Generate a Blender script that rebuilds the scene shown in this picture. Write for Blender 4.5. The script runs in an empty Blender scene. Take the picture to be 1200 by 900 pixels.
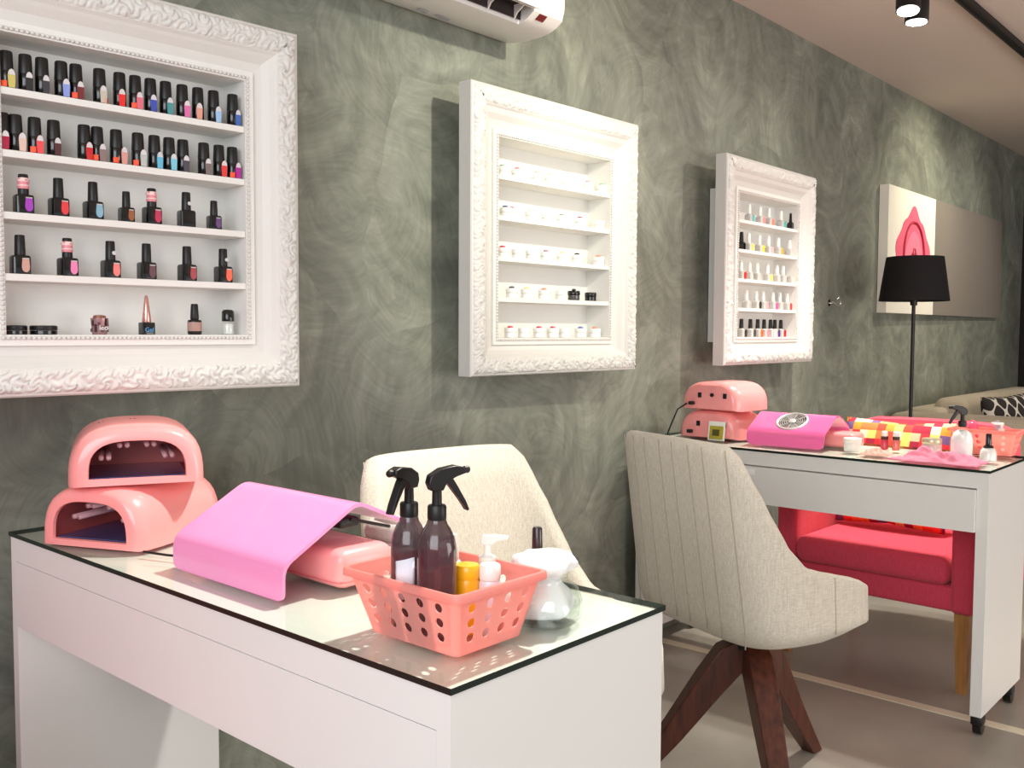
import bpy, bmesh, math, random
from math import sin, cos, pi, radians, sqrt, exp
from mathutils import Vector, Matrix, noise
random.seed(7)
SC = bpy.context.scene
COL = SC.collection

# ------------------------------------------------------------------ materials
def srgb(r, g, b):
    def f(c):
        c /= 255.0
        return c / 12.92 if c <= 0.04045 else ((c + 0.055) / 1.055) ** 2.4
    return (f(r), f(g), f(b), 1)

MATS = {}
def mat(name, rgb, rough=0.5, metal=0.0, spec=0.5, coat=0.0, trans=0.0, bump=None, sheen=0.0, var=0.04, alpha=1.0, ior=1.45, emit=None):
    if name in MATS:
        return MATS[name]
    m = bpy.data.materials.new(name); m.use_nodes = True
    nt = m.node_tree; N = nt.nodes; L = nt.links
    b = N['Principled BSDF']
    col = srgb(*rgb)
    b.inputs['Roughness'].default_value = rough
    b.inputs['Metallic'].default_value = metal
    b.inputs['Specular IOR Level'].default_value = spec
    b.inputs['Coat Weight'].default_value = coat
    b.inputs['Transmission Weight'].default_value = trans
    b.inputs['Alpha'].default_value = alpha
    b.inputs['IOR'].default_value = ior
    if sheen: b.inputs['Sheen Weight'].default_value = sheen
    tc = N.new('ShaderNodeTexCoord')
    nz = N.new('ShaderNodeTexNoise'); nz.inputs['Scale'].default_value = 9; nz.inputs['Detail'].default_value = 4
    L.new(tc.outputs['Object'], nz.inputs['Vector'])
    mx = N.new('ShaderNodeMix'); mx.data_type = 'RGBA'
    mx.inputs['A'].default_value = [c * (1 - var) for c in col[:3]] + [1]
    mx.inputs['B'].default_value = [min(1, c * (1 + var)) for c in col[:3]] + [1]
    L.new(nz.outputs['Fac'], mx.inputs['Factor'])
    L.new(mx.outputs['Result'], b.inputs['Base Color'])
    if bump:
        sc, st = bump
        n2 = N.new('ShaderNodeTexNoise'); n2.inputs['Scale'].default_value = sc; n2.inputs['Detail'].default_value = 3
        L.new(tc.outputs['Object'], n2.inputs['Vector'])
        bp = N.new('ShaderNodeBump'); bp.inputs['Strength'].default_value = st; bp.inputs['Distance'].default_value = 0.002
        L.new(n2.outputs['Fac'], bp.inputs['Height']); L.new(bp.outputs['Normal'], b.inputs['Normal'])
    if emit:
        b.inputs['Emission Color'].default_value = srgb(*emit[0]); b.inputs['Emission Strength'].default_value = emit[1]
    MATS[name] = m
    return m

def translucent_mat(name, rgb, tr=0.45, rough=0.35, alpha=0.0):
    if name in MATS: return MATS[name]
    m = bpy.data.materials.new(name); m.use_nodes = True
    nt = m.node_tree; N = nt.nodes; L = nt.links
    b = N['Principled BSDF']; b.inputs['Base Color'].default_value = srgb(*rgb); b.inputs['Roughness'].default_value = rough
    t = N.new('ShaderNodeBsdfTranslucent'); t.inputs['Color'].default_value = srgb(*rgb)
    mx = N.new('ShaderNodeMixShader'); mx.inputs[0].default_value = tr
    L.new(b.outputs[0], mx.inputs[1]); L.new(t.outputs[0], mx.inputs[2])
    out = N['Material Output']
    last = mx
    if alpha:
        tp = N.new('ShaderNodeBsdfTransparent'); tp.inputs['Color'].default_value = srgb(*rgb)
        m2 = N.new('ShaderNodeMixShader'); m2.inputs[0].default_value = alpha
        L.new(mx.outputs[0], m2.inputs[1]); L.new(tp.outputs[0], m2.inputs[2]); last = m2
    L.new(last.outputs[0], out.inputs['Surface'])
    MATS[name] = m
    return m

def pane_mat(name, tint, gloss=0.08, rough=0.02, edge=.28):
    if name in MATS: return MATS[name]
    m = bpy.data.materials.new(name); m.use_nodes = True
    nt = m.node_tree; N = nt.nodes; L = nt.links
    N.remove(N['Principled BSDF'])
    tp = N.new('ShaderNodeBsdfTransparent'); tp.inputs['Color'].default_value = srgb(*tint)
    g = N.new('ShaderNodeBsdfGlossy'); g.inputs['Roughness'].default_value = rough
    lw = N.new('ShaderNodeLayerWeight'); lw.inputs['Blend'].default_value = .5
    p4 = N.new('ShaderNodeMath'); p4.operation = 'POWER'; p4.inputs[1].default_value = 4
    L.new(lw.outputs['Facing'], p4.inputs[0])
    fr = N.new('ShaderNodeMath'); fr.operation = 'MULTIPLY_ADD'; fr.inputs[1].default_value = edge; fr.inputs[2].default_value = gloss * .5
    L.new(p4.outputs[0], fr.inputs[0])
    mx = N.new('ShaderNodeMixShader')
    L.new(fr.outputs[0], mx.inputs[0]); L.new(tp.outputs[0], mx.inputs[1]); L.new(g.outputs[0], mx.inputs[2])
    L.new(mx.outputs[0], N['Material Output'].inputs['Surface'])
    MATS[name] = m
    return m

def plaster_mat():
    m = bpy.data.materials.new('swirled_plaster'); m.use_nodes = True
    nt = m.node_tree; N = nt.nodes; L = nt.links
    b = N['Principled BSDF']; b.inputs['Roughness'].default_value = 0.55; b.inputs['Specular IOR Level'].default_value = 0.35
    tc = N.new('ShaderNodeTexCoord')
    mp = N.new('ShaderNodeMapping'); mp.inputs['Scale'].default_value = (1, 0, 1)
    L.new(tc.outputs['Object'], mp.inputs['Vector'])
    def math_(op, a, b_=None, c=None):
        n = N.new('ShaderNodeMath'); n.operation = op
        for i, v in enumerate((a, b_, c)):
            if v is None: continue
            if isinstance(v, (int, float)): n.inputs[i].default_value = v
            else: L.new(v, n.inputs[i])
        return n.outputs[0]
    def layer(scale, off, warp, fr, fa):
        # brush arcs swept round the centre of each voronoi cell
        nz = N.new('ShaderNodeTexNoise'); nz.inputs['Scale'].default_value = 2.2; nz.inputs['Detail'].default_value = 2
        ad = N.new('ShaderNodeVectorMath'); ad.operation = 'ADD'; ad.inputs[1].default_value = off
        L.new(mp.outputs[0], ad.inputs[0]); L.new(ad.outputs[0], nz.inputs['Vector'])
        sb = N.new('ShaderNodeVectorMath'); sb.operation = 'SUBTRACT'; sb.inputs[1].default_value = (.5, .5, .5)
        L.new(nz.outputs['Color'], sb.inputs[0])
        scl = N.new('ShaderNodeVectorMath'); scl.operation = 'SCALE'; scl.inputs['Scale'].default_value = warp
        L.new(sb.outputs[0], scl.inputs[0])
        a2 = N.new('ShaderNodeVectorMath'); a2.operation = 'ADD'
        L.new(ad.outputs[0], a2.inputs[0]); L.new(scl.outputs[0], a2.inputs[1])
        ml = N.new('ShaderNodeVectorMath'); ml.operation = 'MULTIPLY'; ml.inputs[1].default_value = (1, 0, 1)
        L.new(a2.outputs[0], ml.inputs[0])
        vo = N.new('ShaderNodeTexVoronoi'); vo.feature = 'F1'; vo.inputs['Scale'].default_value = scale; vo.inputs['Randomness'].default_value = .9
        L.new(ml.outputs[0], vo.inputs['Vector'])
        df = N.new('ShaderNodeVectorMath'); df.operation = 'SUBTRACT'
        L.new(ml.outputs[0], df.inputs[0]); L.new(vo.outputs['Position'], df.inputs[1])
        sx = N.new('ShaderNodeSeparateXYZ'); L.new(df.outputs[0], sx.inputs[0])
        th = math_('ARCTAN2', sx.outputs['Z'], sx.outputs['X'])
        r = math_('POWER', math_('ADD', math_('MULTIPLY', sx.outputs['X'], sx.outputs['X']), math_('MULTIPLY', sx.outputs['Z'], sx.outputs['Z'])), 0.5)
        sc2 = N.new('ShaderNodeSeparateColor'); L.new(vo.outputs['Color'], sc2.inputs[0])
        cb = N.new('ShaderNodeCombineXYZ')
        L.new(math_('MULTIPLY', r, fr), cb.inputs[0])
        L.new(math_('MULTIPLY', math_('COSINE', th), fa), cb.inputs[1])
        L.new(math_('ADD', math_('MULTIPLY', math_('SINE', th), fa), math_('MULTIPLY', sc2.outputs[0], 30)), cb.inputs[2])
        st = N.new('ShaderNodeTexNoise'); st.inputs['Scale'].default_value = 1; st.inputs['Detail'].default_value = 5; st.inputs['Roughness'].default_value = .6
        L.new(cb.outputs[0], st.inputs['Vector'])
        return st.outputs['Fac'], sc2.outputs[1]
    a, ca = layer(1.7, (3.1, 0, 1.7), .25, 13, .5)
    c, cc = layer(2.7, (9.3, 0, 5.2), .25, 20, .6)
    d, cd = layer(2.1, (1.3, 0, 8.2), .28, 110, 1.3)
    big = N.new('ShaderNodeTexNoise'); big.inputs['Scale'].default_value = 1.7; big.inputs['Detail'].default_value = 3
    L.new(mp.outputs[0], big.inputs['Vector'])
    s = math_('ADD', math_('MULTIPLY', a, .36), math_('MULTIPLY', c, .24))
    s = math_('ADD', s, math_('MULTIPLY', d, .16))
    s = math_('ADD', s, math_('MULTIPLY', ca, .05))
    s = math_('ADD', s, math_('MULTIPLY', big.outputs['Fac'], .26))
    cr = N.new('ShaderNodeValToRGB'); L.new(s, cr.inputs[0])
    e = cr.color_ramp.elements
    e[0].position = .36; e[0].color = srgb(96, 99, 90)
    e[1].position = .72; e[1].color = srgb(172, 176, 160)
    x = e.new(.48); x.color = srgb(117, 121, 110)
    x = e.new(.58); x.color = srgb(139, 143, 130)
    L.new(cr.outputs[0], b.inputs['Base Color'])
    bp = N.new('ShaderNodeBump'); bp.inputs['Strength'].default_value = .25; bp.inputs['Distance'].default_value = .004
    L.new(s, bp.inputs['Height']); L.new(bp.outputs[0], b.inputs['Normal'])
    return m

def concrete_mat():
    m = bpy.data.materials.new('polished_screed'); m.use_nodes = True
    nt = m.node_tree; N = nt.nodes; L = nt.links
    b = N['Principled BSDF']; b.inputs['Roughness'].default_value = .32; b.inputs['Specular IOR Level'].default_value = .4
    tc = N.new('ShaderNodeTexCoord')
    n = N.new('ShaderNodeTexNoise'); n.inputs['Scale'].default_value = 2.5; n.inputs['Detail'].default_value = 6
    L.new(tc.outputs['Object'], n.inputs['Vector'])
    cr = N.new('ShaderNodeValToRGB'); L.new(n.outputs['Fac'], cr.inputs[0])
    cr.color_ramp.elements[0].position = .3; cr.color_ramp.elements[0].color = srgb(146, 140, 130)
    cr.color_ramp.elements[1].position = .7; cr.color_ramp.elements[1].color = srgb(174, 168, 158)
    L.new(cr.outputs[0], b.inputs['Base Color'])
    return m

def patch_pillow_mat():
    m = bpy.data.materials.new('patchwork_cloth'); m.use_nodes = True
    nt = m.node_tree; N = nt.nodes; L = nt.links
    b = N['Principled BSDF']; b.inputs['Roughness'].default_value = .85
    tc = N.new('ShaderNodeTexCoord')
    sn = N.new('ShaderNodeVectorMath'); sn.operation = 'SNAP'; sn.inputs[1].default_value = (.031, 1000, .031)
    ad = N.new('ShaderNodeVectorMath'); ad.operation = 'ADD'; ad.inputs[1].default_value = (3.01, 0, 3.017)
    L.new(tc.outputs['Object'], ad.inputs[0]); L.new(ad.outputs[0], sn.inputs[0])
    wn = N.new('ShaderNodeTexWhiteNoise'); wn.noise_dimensions = '3D'; L.new(sn.outputs[0], wn.inputs['Vector'])
    cr = N.new('ShaderNodeValToRGB'); cr.color_ramp.interpolation = 'CONSTANT'; L.new(wn.outputs['Value'], cr.inputs[0])
    cols = [(214, 40, 48), (240, 120, 60), (250, 215, 110), (226, 50, 60), (255, 190, 150), (120, 90, 140), (235, 70, 50), (250, 235, 190), (170, 30, 60), (245, 150, 50)]
    e = cr.color_ramp.elements
    e[0].color = srgb(*cols[0]); e[1].position = .1; e[1].color = srgb(*cols[1])
    for i in range(2, 10):
        x = e.new(i / 10); x.color = srgb(*cols[i])
    L.new(cr.outputs[0], b.inputs['Base Color'])
    return m

def trellis_mat():
    m = bpy.data.materials.new('trellis_cloth'); m.use_nodes = True
    nt = m.node_tree; N = nt.nodes; L = nt.links
    b = N['Principled BSDF']; b.inputs['Roughness'].default_value = .9
    tc = N.new('ShaderNodeTexCoord'); sx = N.new('ShaderNodeSeparateXYZ'); L.new(tc.outputs['Object'], sx.inputs[0])
    def math_(op, a, b_=None):
        n = N.new('ShaderNodeMath'); n.operation = op
        for i, v in enumerate((a, b_)):
            if v is None: continue
            if isinstance(v, (int, float)): n.inputs[i].default_value = v
            else: L.new(v, n.inputs[i])
        return n.outputs[0]
    cx = math_('COSINE', math_('MULTIPLY', sx.outputs['X'], 48)); cz = math_('COSINE', math_('MULTIPLY', sx.outputs['Z'], 54))
    v = math_('ABSOLUTE', math_('ADD', cx, cz))
    lt = math_('LESS_THAN', v, .34)
    mx = N.new('ShaderNodeMix'); mx.data_type = 'RGBA'; mx.inputs['A'].default_value = srgb(38, 32, 30); mx.inputs['B'].default_value = srgb(215, 208, 196)
    L.new(lt, mx.inputs['Factor']); L.new(mx.outputs['Result'], b.inputs['Base Color'])
    return m

def fabric_mat(name, c1, c2):
    m = bpy.data.materials.new(name); m.use_nodes = True
    nt = m.node_tree; N = nt.nodes; L = nt.links
    b = N['Principled BSDF']; b.inputs['Roughness'].default_value = .9; b.inputs['Specular IOR Level'].default_value = .2
    b.inputs['Sheen Weight'].default_value = .15
    tc = N.new('ShaderNodeTexCoord')
    outs = []
    for s in ((420, 420, 35), (35, 420, 420), (420, 35, 420)):
        mp = N.new('ShaderNodeMapping'); mp.inputs['Scale'].default_value = s; L.new(tc.outputs['Object'], mp.inputs['Vector'])
        n = N.new('ShaderNodeTexNoise'); n.inputs['Scale'].default_value = 1; n.inputs['Detail'].default_value = 1
        L.new(mp.outputs[0], n.inputs['Vector']); outs.append(n.outputs['Fac'])
    a = N.new('ShaderNodeMath'); a.operation = 'ADD'; L.new(outs[0], a.inputs[0]); L.new(outs[1], a.inputs[1])
    a2 = N.new('ShaderNodeMath'); a2.operation = 'MULTIPLY_ADD'; a2.inputs[1].default_value = .5; a2.inputs[2].default_value = 0
    L.new(a.outputs[0], a2.inputs[0])
    cr = N.new('ShaderNodeValToRGB'); L.new(a2.outputs[0], cr.inputs[0])
    cr.color_ramp.elements[0].position = .35; cr.color_ramp.elements[0].color = srgb(*c1)
    cr.color_ramp.elements[1].position = .65; cr.color_ramp.elements[1].color = srgb(*c2)
    L.new(cr.outputs[0], b.inputs['Base Color'])
    bp = N.new('ShaderNodeBump'); bp.inputs['Strength'].default_value = .2; bp.inputs['Distance'].default_value = .001
    L.new(a2.outputs[0], bp.inputs['Height']); L.new(bp.outputs[0], b.inputs['Normal'])
    return m

def wood_mat(name, c1, c2, ax=(14, 14, 2.0)):
    m = bpy.data.materials.new(name); m.use_nodes = True
    nt = m.node_tree; N = nt.nodes; L = nt.links
    b = N['Principled BSDF']; b.inputs['Roughness'].default_value = .4
    tc = N.new('ShaderNodeTexCoord'); mp = N.new('ShaderNodeMapping'); mp.inputs['Scale'].default_value = ax
    L.new(tc.outputs['Object'], mp.inputs['Vector'])
    n = N.new('ShaderNodeTexNoise'); n.inputs['Scale'].default_value = 5; n.inputs['Detail'].default_value = 5
    L.new(mp.outputs[0], n.inputs['Vector'])
    cr = N.new('ShaderNodeValToRGB'); L.new(n.outputs['Fac'], cr.inputs[0])
    cr.color_ramp.elements[0].position = .3; cr.color_ramp.elements[0].color = srgb(*c1)
    cr.color_ramp.elements[1].position = .7; cr.color_ramp.elements[1].color = srgb(*c2)
    L.new(cr.outputs[0], b.inputs['Base Color'])
    return m

# ------------------------------------------------------------------ mesh building
class MB:
    """collects shapes; build() links them as one mesh object"""
    def __init__(s): s.v = []; s.f = []; s.mi = []; s.M = Matrix.Identity(4)
    def add(s, vs, fs, mi=0, M=None):
        o = len(s.v); T = s.M if M is None else s.M @ M
        s.v += [T @ Vector(p) for p in vs]
        s.f += [[i + o for i in f] for f in fs]; s.mi += [mi] * len(fs)
        return s
    def box(s, x0, x1, y0, y1, z0, z1, bev=0, mi=0, seg=2, M=None):
        bm = bmesh.new()
        vs = [bm.verts.new((x, y, z)) for x in (x0, x1) for y in (y0, y1) for z in (z0, z1)]
        for f in ((0, 1, 3, 2), (4, 6, 7, 5), (0, 4, 5, 1), (2, 3, 7, 6), (0, 2, 6, 4), (1, 5, 7, 3)):
            bm.faces.new([vs[i] for i in f])
        if bev:
            bmesh.ops.bevel(bm, geom=bm.edges[:], offset=bev, segments=seg, affect='EDGES', profile=.5)
        bm.verts.index_update()
        s.add([v.co.copy() for v in bm.verts], [[v.index for v in f.verts] for f in bm.faces], mi, M)
        bm.free(); return s
    def loft(s, rings, close=True, cap0=True, cap1=True, mi=0, M=None):
        n = len(rings[0]); vs = [p for r in rings for p in r]; fs = []
        for i in range(len(rings) - 1):
            for j in range(n if close else n - 1):
                k = (j + 1) % n
                fs.append([i * n + j, i * n + k, (i + 1) * n + k, (i + 1) * n + j])
        if cap0: fs.append(list(range(n))[::-1])
        if cap1: fs.append([(len(rings) - 1) * n + j for j in range(n)])
        return s.add(vs, fs, mi, M)
    def lathe(s, prof, n=24, mi=0, M=None, sq=None, cap=True):
        rings = []
        for r, z in prof:
            ring = []
            for k in range(n):
                a = 2 * pi * k / n
                c, d = cos(a), sin(a)
                if sq:   # superellipse cross-section
                    q = (abs(c) ** sq + abs(d) ** sq) ** (-1 / sq); c *= q; d *= q
                ring.append((r * c, r * d, z))
            rings.append(ring)
        return s.loft(rings, cap0=cap, cap1=cap, mi=mi, M=M)
    def tube(s, pts, r, n=8, mi=0, M=None, closed=False):
        pts = [Vector(p) for p in pts]; rings = []
        up = Vector((0, 0, 1))
        m = len(pts); prev = None
        for i, p in enumerate(pts):
            if closed: t = (pts[(i + 1) % m] - pts[i - 1])
            else: t = pts[min(i + 1, m - 1)] - pts[max(i - 1, 0)]
            if t.length < 1e-9: t = Vector((1, 0, 0))
            t.normalize()
            if prev is None:
                a = t.cross(up)
                if a.length < .1: a = t.cross(Vector((1, 0, 0)))
            else:
                a = prev - t * prev.dot(t)
            a.normalize(); prev = a; b = t.cross(a)
            rr = r[i] if isinstance(r, (list, tuple)) else r
            rings.append([p + a * (rr * cos(2 * pi * k / n)) + b * (rr * sin(2 * pi * k / n)) for k in range(n)])
        if closed: rings.append(rings[0]); return s.loft(rings, cap0=False, cap1=False, mi=mi, M=M)
        return s.loft(rings, mi=mi, M=M)
    def prism(s, poly, h0, h1, axis='y', mi=0, M=None):
        def P(a, b, h):
            return (a, h, b) if axis == 'y' else ((a, b, h) if axis == 'z' else (h, a, b))
        return s.loft([[P(a, b, h0) for a, b in poly], [P(a, b, h1) for a, b in poly]], mi=mi, M=M)
    def ball(s, c, r, n=8, m=6, mi=0, M=None):
        rings = []
        for i in range(1, m):
            t = pi * i / m
            rings.append([(c[0] + r * sin(t) * cos(2 * pi * k / n), c[1] + r * sin(t) * sin(2 * pi * k / n), c[2] - r * cos(t)) for k in range(n)])
        return s.loft(rings, mi=mi, M=M)
    def mesh(s, name, mats):
        me = bpy.data.meshes.new(name)
        me.from_pydata([tuple(v) for v in s.v], [], s.f)
        for m in (mats if isinstance(mats, (list, tuple)) else [mats]): me.materials.append(m)
        for p, mi in zip(me.polygons, s.mi): p.material_index = mi
        bm = bmesh.new(); bm.from_mesh(me); bmesh.ops.recalc_face_normals(bm, faces=bm.faces); bm.to_mesh(me); bm.free()
        me.update()
        return me
    def build(s, name, mats, parent=None, smooth=None, sub=0, solid=0, bev=0, loc=None, rotz=None, M=None):
        o = bpy.data.objects.new(name, s.mesh(name, mats)); COL.objects.link(o)
        return finish(o, parent, smooth, sub, solid, bev, loc, rotz, M)

def finish(o, parent=None, smooth=None, sub=0, solid=0, bev=0, loc=None, rotz=None, M=None):
    if smooth is not None and smooth is not False:
        o.data.polygons.foreach_set('use_smooth', [True] * len(o.data.polygons))
        if smooth is not True: o.data.set_sharp_from_angle(angle=radians(smooth))
    if solid:
        m = o.modifiers.new('thickness', 'SOLIDIFY'); m.thickness = solid; m.offset = 0
    if bev:
        m = o.modifiers.new('edges', 'BEVEL'); m.width = bev; m.segments = 2; m.limit_method = 'ANGLE'
    if sub:
        m = o.modifiers.new('smooth', 'SUBSURF'); m.levels = sub; m.render_levels = sub
    if parent: o.parent = parent
    if M is not None: o.matrix_local = M
    if loc is not None: o.location = loc
    if rotz is not None: o.rotation_euler = (0, 0, rotz)
    return o

def inst(me, name, parent=None, loc=None, rotz=None):
    o = bpy.data.objects.new(name, me); COL.objects.link(o)
    if parent: o.parent = parent
    if loc is not None: o.location = loc
    if rotz is not None: o.rotation_euler = (0, 0, rotz)
    return o

def tag(o, label, cat, group=None, kind=None):
    o['label'] = label; o['category'] = cat
    if group: o['group'] = group
    if kind: o['kind'] = kind
    return o
def thing(name, label, cat, loc=(0, 0, 0), rotz=0, group=None, scale=None):
    o = bpy.data.objects.new(name, None); COL.objects.link(o); o.empty_display_size = .05
    o.location = loc; o.rotation_euler = (0, 0, rotz)
    if scale: o.scale = (scale,) * 3
    return tag(o, label, cat, group)
def copy_tree(o, parent=None):
    c = o.copy(); COL.objects.link(c); c.parent = parent
    for ch in list(o.children):
        d = copy_tree(ch, c); d.matrix_local = ch.matrix_local.copy()
    return c
def struct(o): o['kind'] = 'structure'; return o

# palette
WHITE = mat('white_lacquer', (228, 227, 223), .35, coat=.2, var=.01)
WHITE_M = mat('white_painted_wood', (232, 231, 226), .5, var=.02)
FRAMEW = mat('white_gesso', (219, 217, 212), .42, var=.02, bump=(260, .15))
BLACKP = mat('black_gloss_plastic', (14, 13, 14), .18, coat=.3)
BLACKM = mat('black_satin_plastic', (22, 20, 20), .42)
BLACKT = mat('black_track_metal', (26, 24, 24), .5, metal=.3)
CHROME = mat('chrome', (215, 215, 215), .12, metal=1)
PINK = mat('salmon_pink_plastic', (252, 158, 156), .28, coat=.4, var=.015)
PINKIN = mat('pink_plastic_inside', (214, 112, 112), .5)
MAGENTA = mat('orchid_pink_lacquer', (238, 104, 164), .25, coat=.5, var=.02)
ORCHID = mat('orchid_pink_sheet', (248, 150, 200), .3, coat=.4, var=.02)
VINYL = mat('pink_vinyl', (250, 160, 158), .3, coat=.3, bump=(60, .2))
BEIGE = fabric_mat('beige_woven_cloth', (190, 182, 165), (214, 207, 192))
SOFAF = fabric_mat('sand_sofa_cloth', (178, 166, 144), (200, 189, 168))
REDF = fabric_mat('raspberry_cloth', (212, 66, 88), (226, 82, 102))
WALNUT = wood_mat('dark_walnut', (58, 26, 16), (98, 48, 30))
OAK = wood_mat('golden_oak', (164, 112, 58), (196, 142, 82))
GLASSTOP = pane_mat('clear_glass_pane', (252, 255, 252))
GLASSEDGE = mat('dark_green_glass_edge', (20, 34, 28), .3, spec=.3)
CLEAR = pane_mat('clear_glass', (252, 254, 253), gloss=.12, edge=.5)
CORAL = translucent_mat('coral_frosted_plastic', (253, 196, 187), .5, alpha=.25)
COTTON = mat('white_cotton', (250, 250, 248), .95, bump=(90, .5))

# ------------------------------------------------------------------ camera
F_PX = 1119.0; yaw, pit, rol = radians(41.4), radians(3.2), radians(-0.3); CAMZ = 1.13
Fw = Vector((cos(yaw) * cos(pit), sin(yaw) * cos(pit), -sin(pit)))
Rt = Vector((sin(yaw), -cos(yaw), 0)); Dn = Fw.cross(Rt)
Rr = Rt * cos(rol) + Dn * sin(rol); Dr = -Rt * sin(rol) + Dn * cos(rol)
cam = bpy.data.objects.new('camera', bpy.data.cameras.new('camera')); COL.objects.link(cam)
mw = Matrix.Identity(4)
for i in range(3):
    mw[i][0] = Rr[i]; mw[i][1] = -Dr[i]; mw[i][2] = -Fw[i]
mw[2][3] = CAMZ
cam.matrix_world = mw
cam.data.sensor_width = 36; cam.data.lens = 36 * F_PX / 1200; cam.data.clip_start = .02
SC.camera = cam

# ------------------------------------------------------------------ room
WY = 1.93; CZ = 2.46; XE = 8.06
struct(MB().box(-2.6, XE + .1, WY, WY + .1, -.05, CZ + .1).build('wall_back', plaster_mat()))
struct(MB().box(-2.6, 9.6, -4.0, WY + .4, -.06, 0).build('floor', concrete_mat()))
struct(MB().box(-2.6, 9.6, -4.0, WY + .4, CZ, CZ + .1).build('ceiling', mat('matt_ceiling_paint', (222, 208, 196), .75, var=.01)))
struct(MB().box(-2.7, -2.6, -4.0, WY + .1, -.05, CZ + .1).build('wall_left', mat('warm_white_paint', (214, 206, 196), .8)))
struct(MB().box(XE, XE + .06, -4.0, WY, 0, CZ).build('wall_right', mat('dark_brown_panel', (30, 25, 24), .7)))
# paler band, barely raised, running along the floor under the second table
struct(MB().box(2.925, 2.967, -3.5, WY, 0, .003, bev=.001).build('floor_band_1', mat('pale_floor_strip', (226, 216, 192), .4)))

# ------------------------------------------------------------------ ornate display cabinets
def cabinet(label, x0, y0, ang, W, H, mt, mb, ml, z0, depth, near):
    root = thing('display_cabinet', label, 'cabinet', (x0, y0, z0), ang, 'ornate white wall cabinets')
    # moulding profile: (distance in from the edge, depth from the front), two mitred sides share it
    prof = [(0, .05), (0, .006), (.003, .002), (.008, 0), (.052, .0), (.058, .006), (.062, .010), (.075, .021), (.092, .027), (.104, .027), (.106, .020), (.113, .019)]
    def fitp(t, side):      # profile distance to position along the margin of that side
        mg = {'l': ml, 'r': ml, 't': mt, 'b': mb}[side]
        return t * mg / .113 if t > .058 else t
    def corner(t, y):
        l, r, tt, b = (fitp(t, s_) for s_ in 'lrtb')
        return [(l, y, b), (W - r, y, b), (W - r, y, H - tt), (l, y, H - tt)]
    rings = [corner(t, y) for t, y in prof]
    mbd = MB().loft(rings, cap0=False, cap1=False)
    # back of the moulding
    inner = corner(.113, .05); outer = corner(0, .05)
    mbd.loft([outer, inner], cap0=False, cap1=False)
    mbd.build('frame', FRAMEW, root)
    # carved leaf band on the outer part of the moulding
    cv = MB(); step = .0024 if near else .004
    bw = .046
    sides = [((.006, .006), (1, 0), (0, 1), W - .012), ((W - .006, .006), (0, 1), (-1, 0), H - .012),
             ((W - .006, H - .006), (-1, 0), (0, -1), W - .012), ((.006, H - .006), (0, -1), (1, 0), H - .012)]
    rs = random.Random(int(W * 1000) + (3 if near else 8))
    for (ox, oz), (ux, uz), (vx, vz), Ln in sides:
        cs = []; p = 0.0; k = 0
        while p < Ln + .03:
            cs.append((p + rs.uniform(-.006, .006), .014 if k % 2 else .033, 1 if k % 2 else -1, rs.uniform(0, 6.28))); p += .031; k += 1
        nu = int(Ln / step); nv = int(bw / step)
        vs = []; fs = []
        for i in range(nu + 1):
            for j in range(nv + 1):
                v = bw * j / nv
                u0 = v; u1 = Ln - v      # mitre
                u = u0 + (u1 - u0) * i / nu
                wu = u + .006 * noise.noise(Vector((u * 40, v * 40, 2.3))); wv = v + .006 * noise.noise(Vector((u * 40, v * 40, 7.9)))
                best = min(cs, key=lambda c: (wu - c[0]) ** 2 + ((wv - c[1]) * 1.1) ** 2)
                du, dv = wu - best[0], wv - best[1]
                r = sqrt(du * du + dv * dv) + 1e-6; th = math.atan2(dv, du)
                ph = best[2] * th * 2 + r / .0044 + best[3]
                h = abs(sin(ph)) ** .45
                h = h * (.6 + .4 * noise.noise(Vector((u * 60, v * 60, 0)))) + .25 * math.exp(-(r / .006) ** 2)
                e = min(1, min(v, bw - v) / .006)
                y = .0022 - .0120 * h * (.35 + .65 * e) - .003 * sin(pi * v / bw)
                if j in (0, nv): y = .0015
                vs.append((ox + ux * u + vx * v, y, oz + uz * u + vz * v))
        for i in range(nu):
            for j in range(nv):
                a = i * (nv + 1) + j
                fs.append([a, a + 1, a + nv + 2, a + nv + 1])
        cv.add(vs, fs)
    cv.build('carving', FRAMEW, root, smooth=True)
    # string of beads round the opening
    bd = MB(); sp = .0086; br = .0044
    x1, x2, z1, z2 = ml - .006, W - ml + .006, mb - .006, H - mt + .006
    for (a, b) in (((x1, z1), (x2, z1)), ((x2, z1), (x2, z2)), ((x2, z2), (x1, z2)), ((x1, z2), (x1, z1))):
        L_ = math.hypot(b[0] - a[0], b[1] - a[1]); n = int(L_ / sp)
        for i in range(n):
            t = i / n
            bd.ball((a[0] + (b[0] - a[0]) * t, .018, a[1] + (b[1] - a[1]) * t), br, 6, 4)
    bd.build('beading', FRAMEW, root, smooth=True)
    # shelf box behind the moulding
    bx0, bx1, bz0, bz1 = ml - .02, W - ml + .02, mb - .02, H - mt + .02
    bxm = MB()
    bxm.box(bx0, ml, .0192, depth, bz0, bz1); bxm.box(W - ml, bx1, .0192, depth, bz0, bz1)
    bxm.box(ml, W - ml, .0192, depth, bz0, mb); bxm.box(ml, W - ml, .0192, depth, H - mt, bz1)
    bxm.box(ml, W - ml, depth - .006, depth, mb, H - mt)
    bxm.build('shelf_box', WHITE_M, root)
    tops = [mb]
    for k in range(1, 5):
        z = mb + SHELF * k * H / .795
        tops.append(z)
        MB().box(ml + .0005, W - ml - .0005, .021, depth - .0065, z - .013, z, bev=.001).build('shelf', WHITE_M, root)
    return root, tops
SHELF = .114

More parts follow.
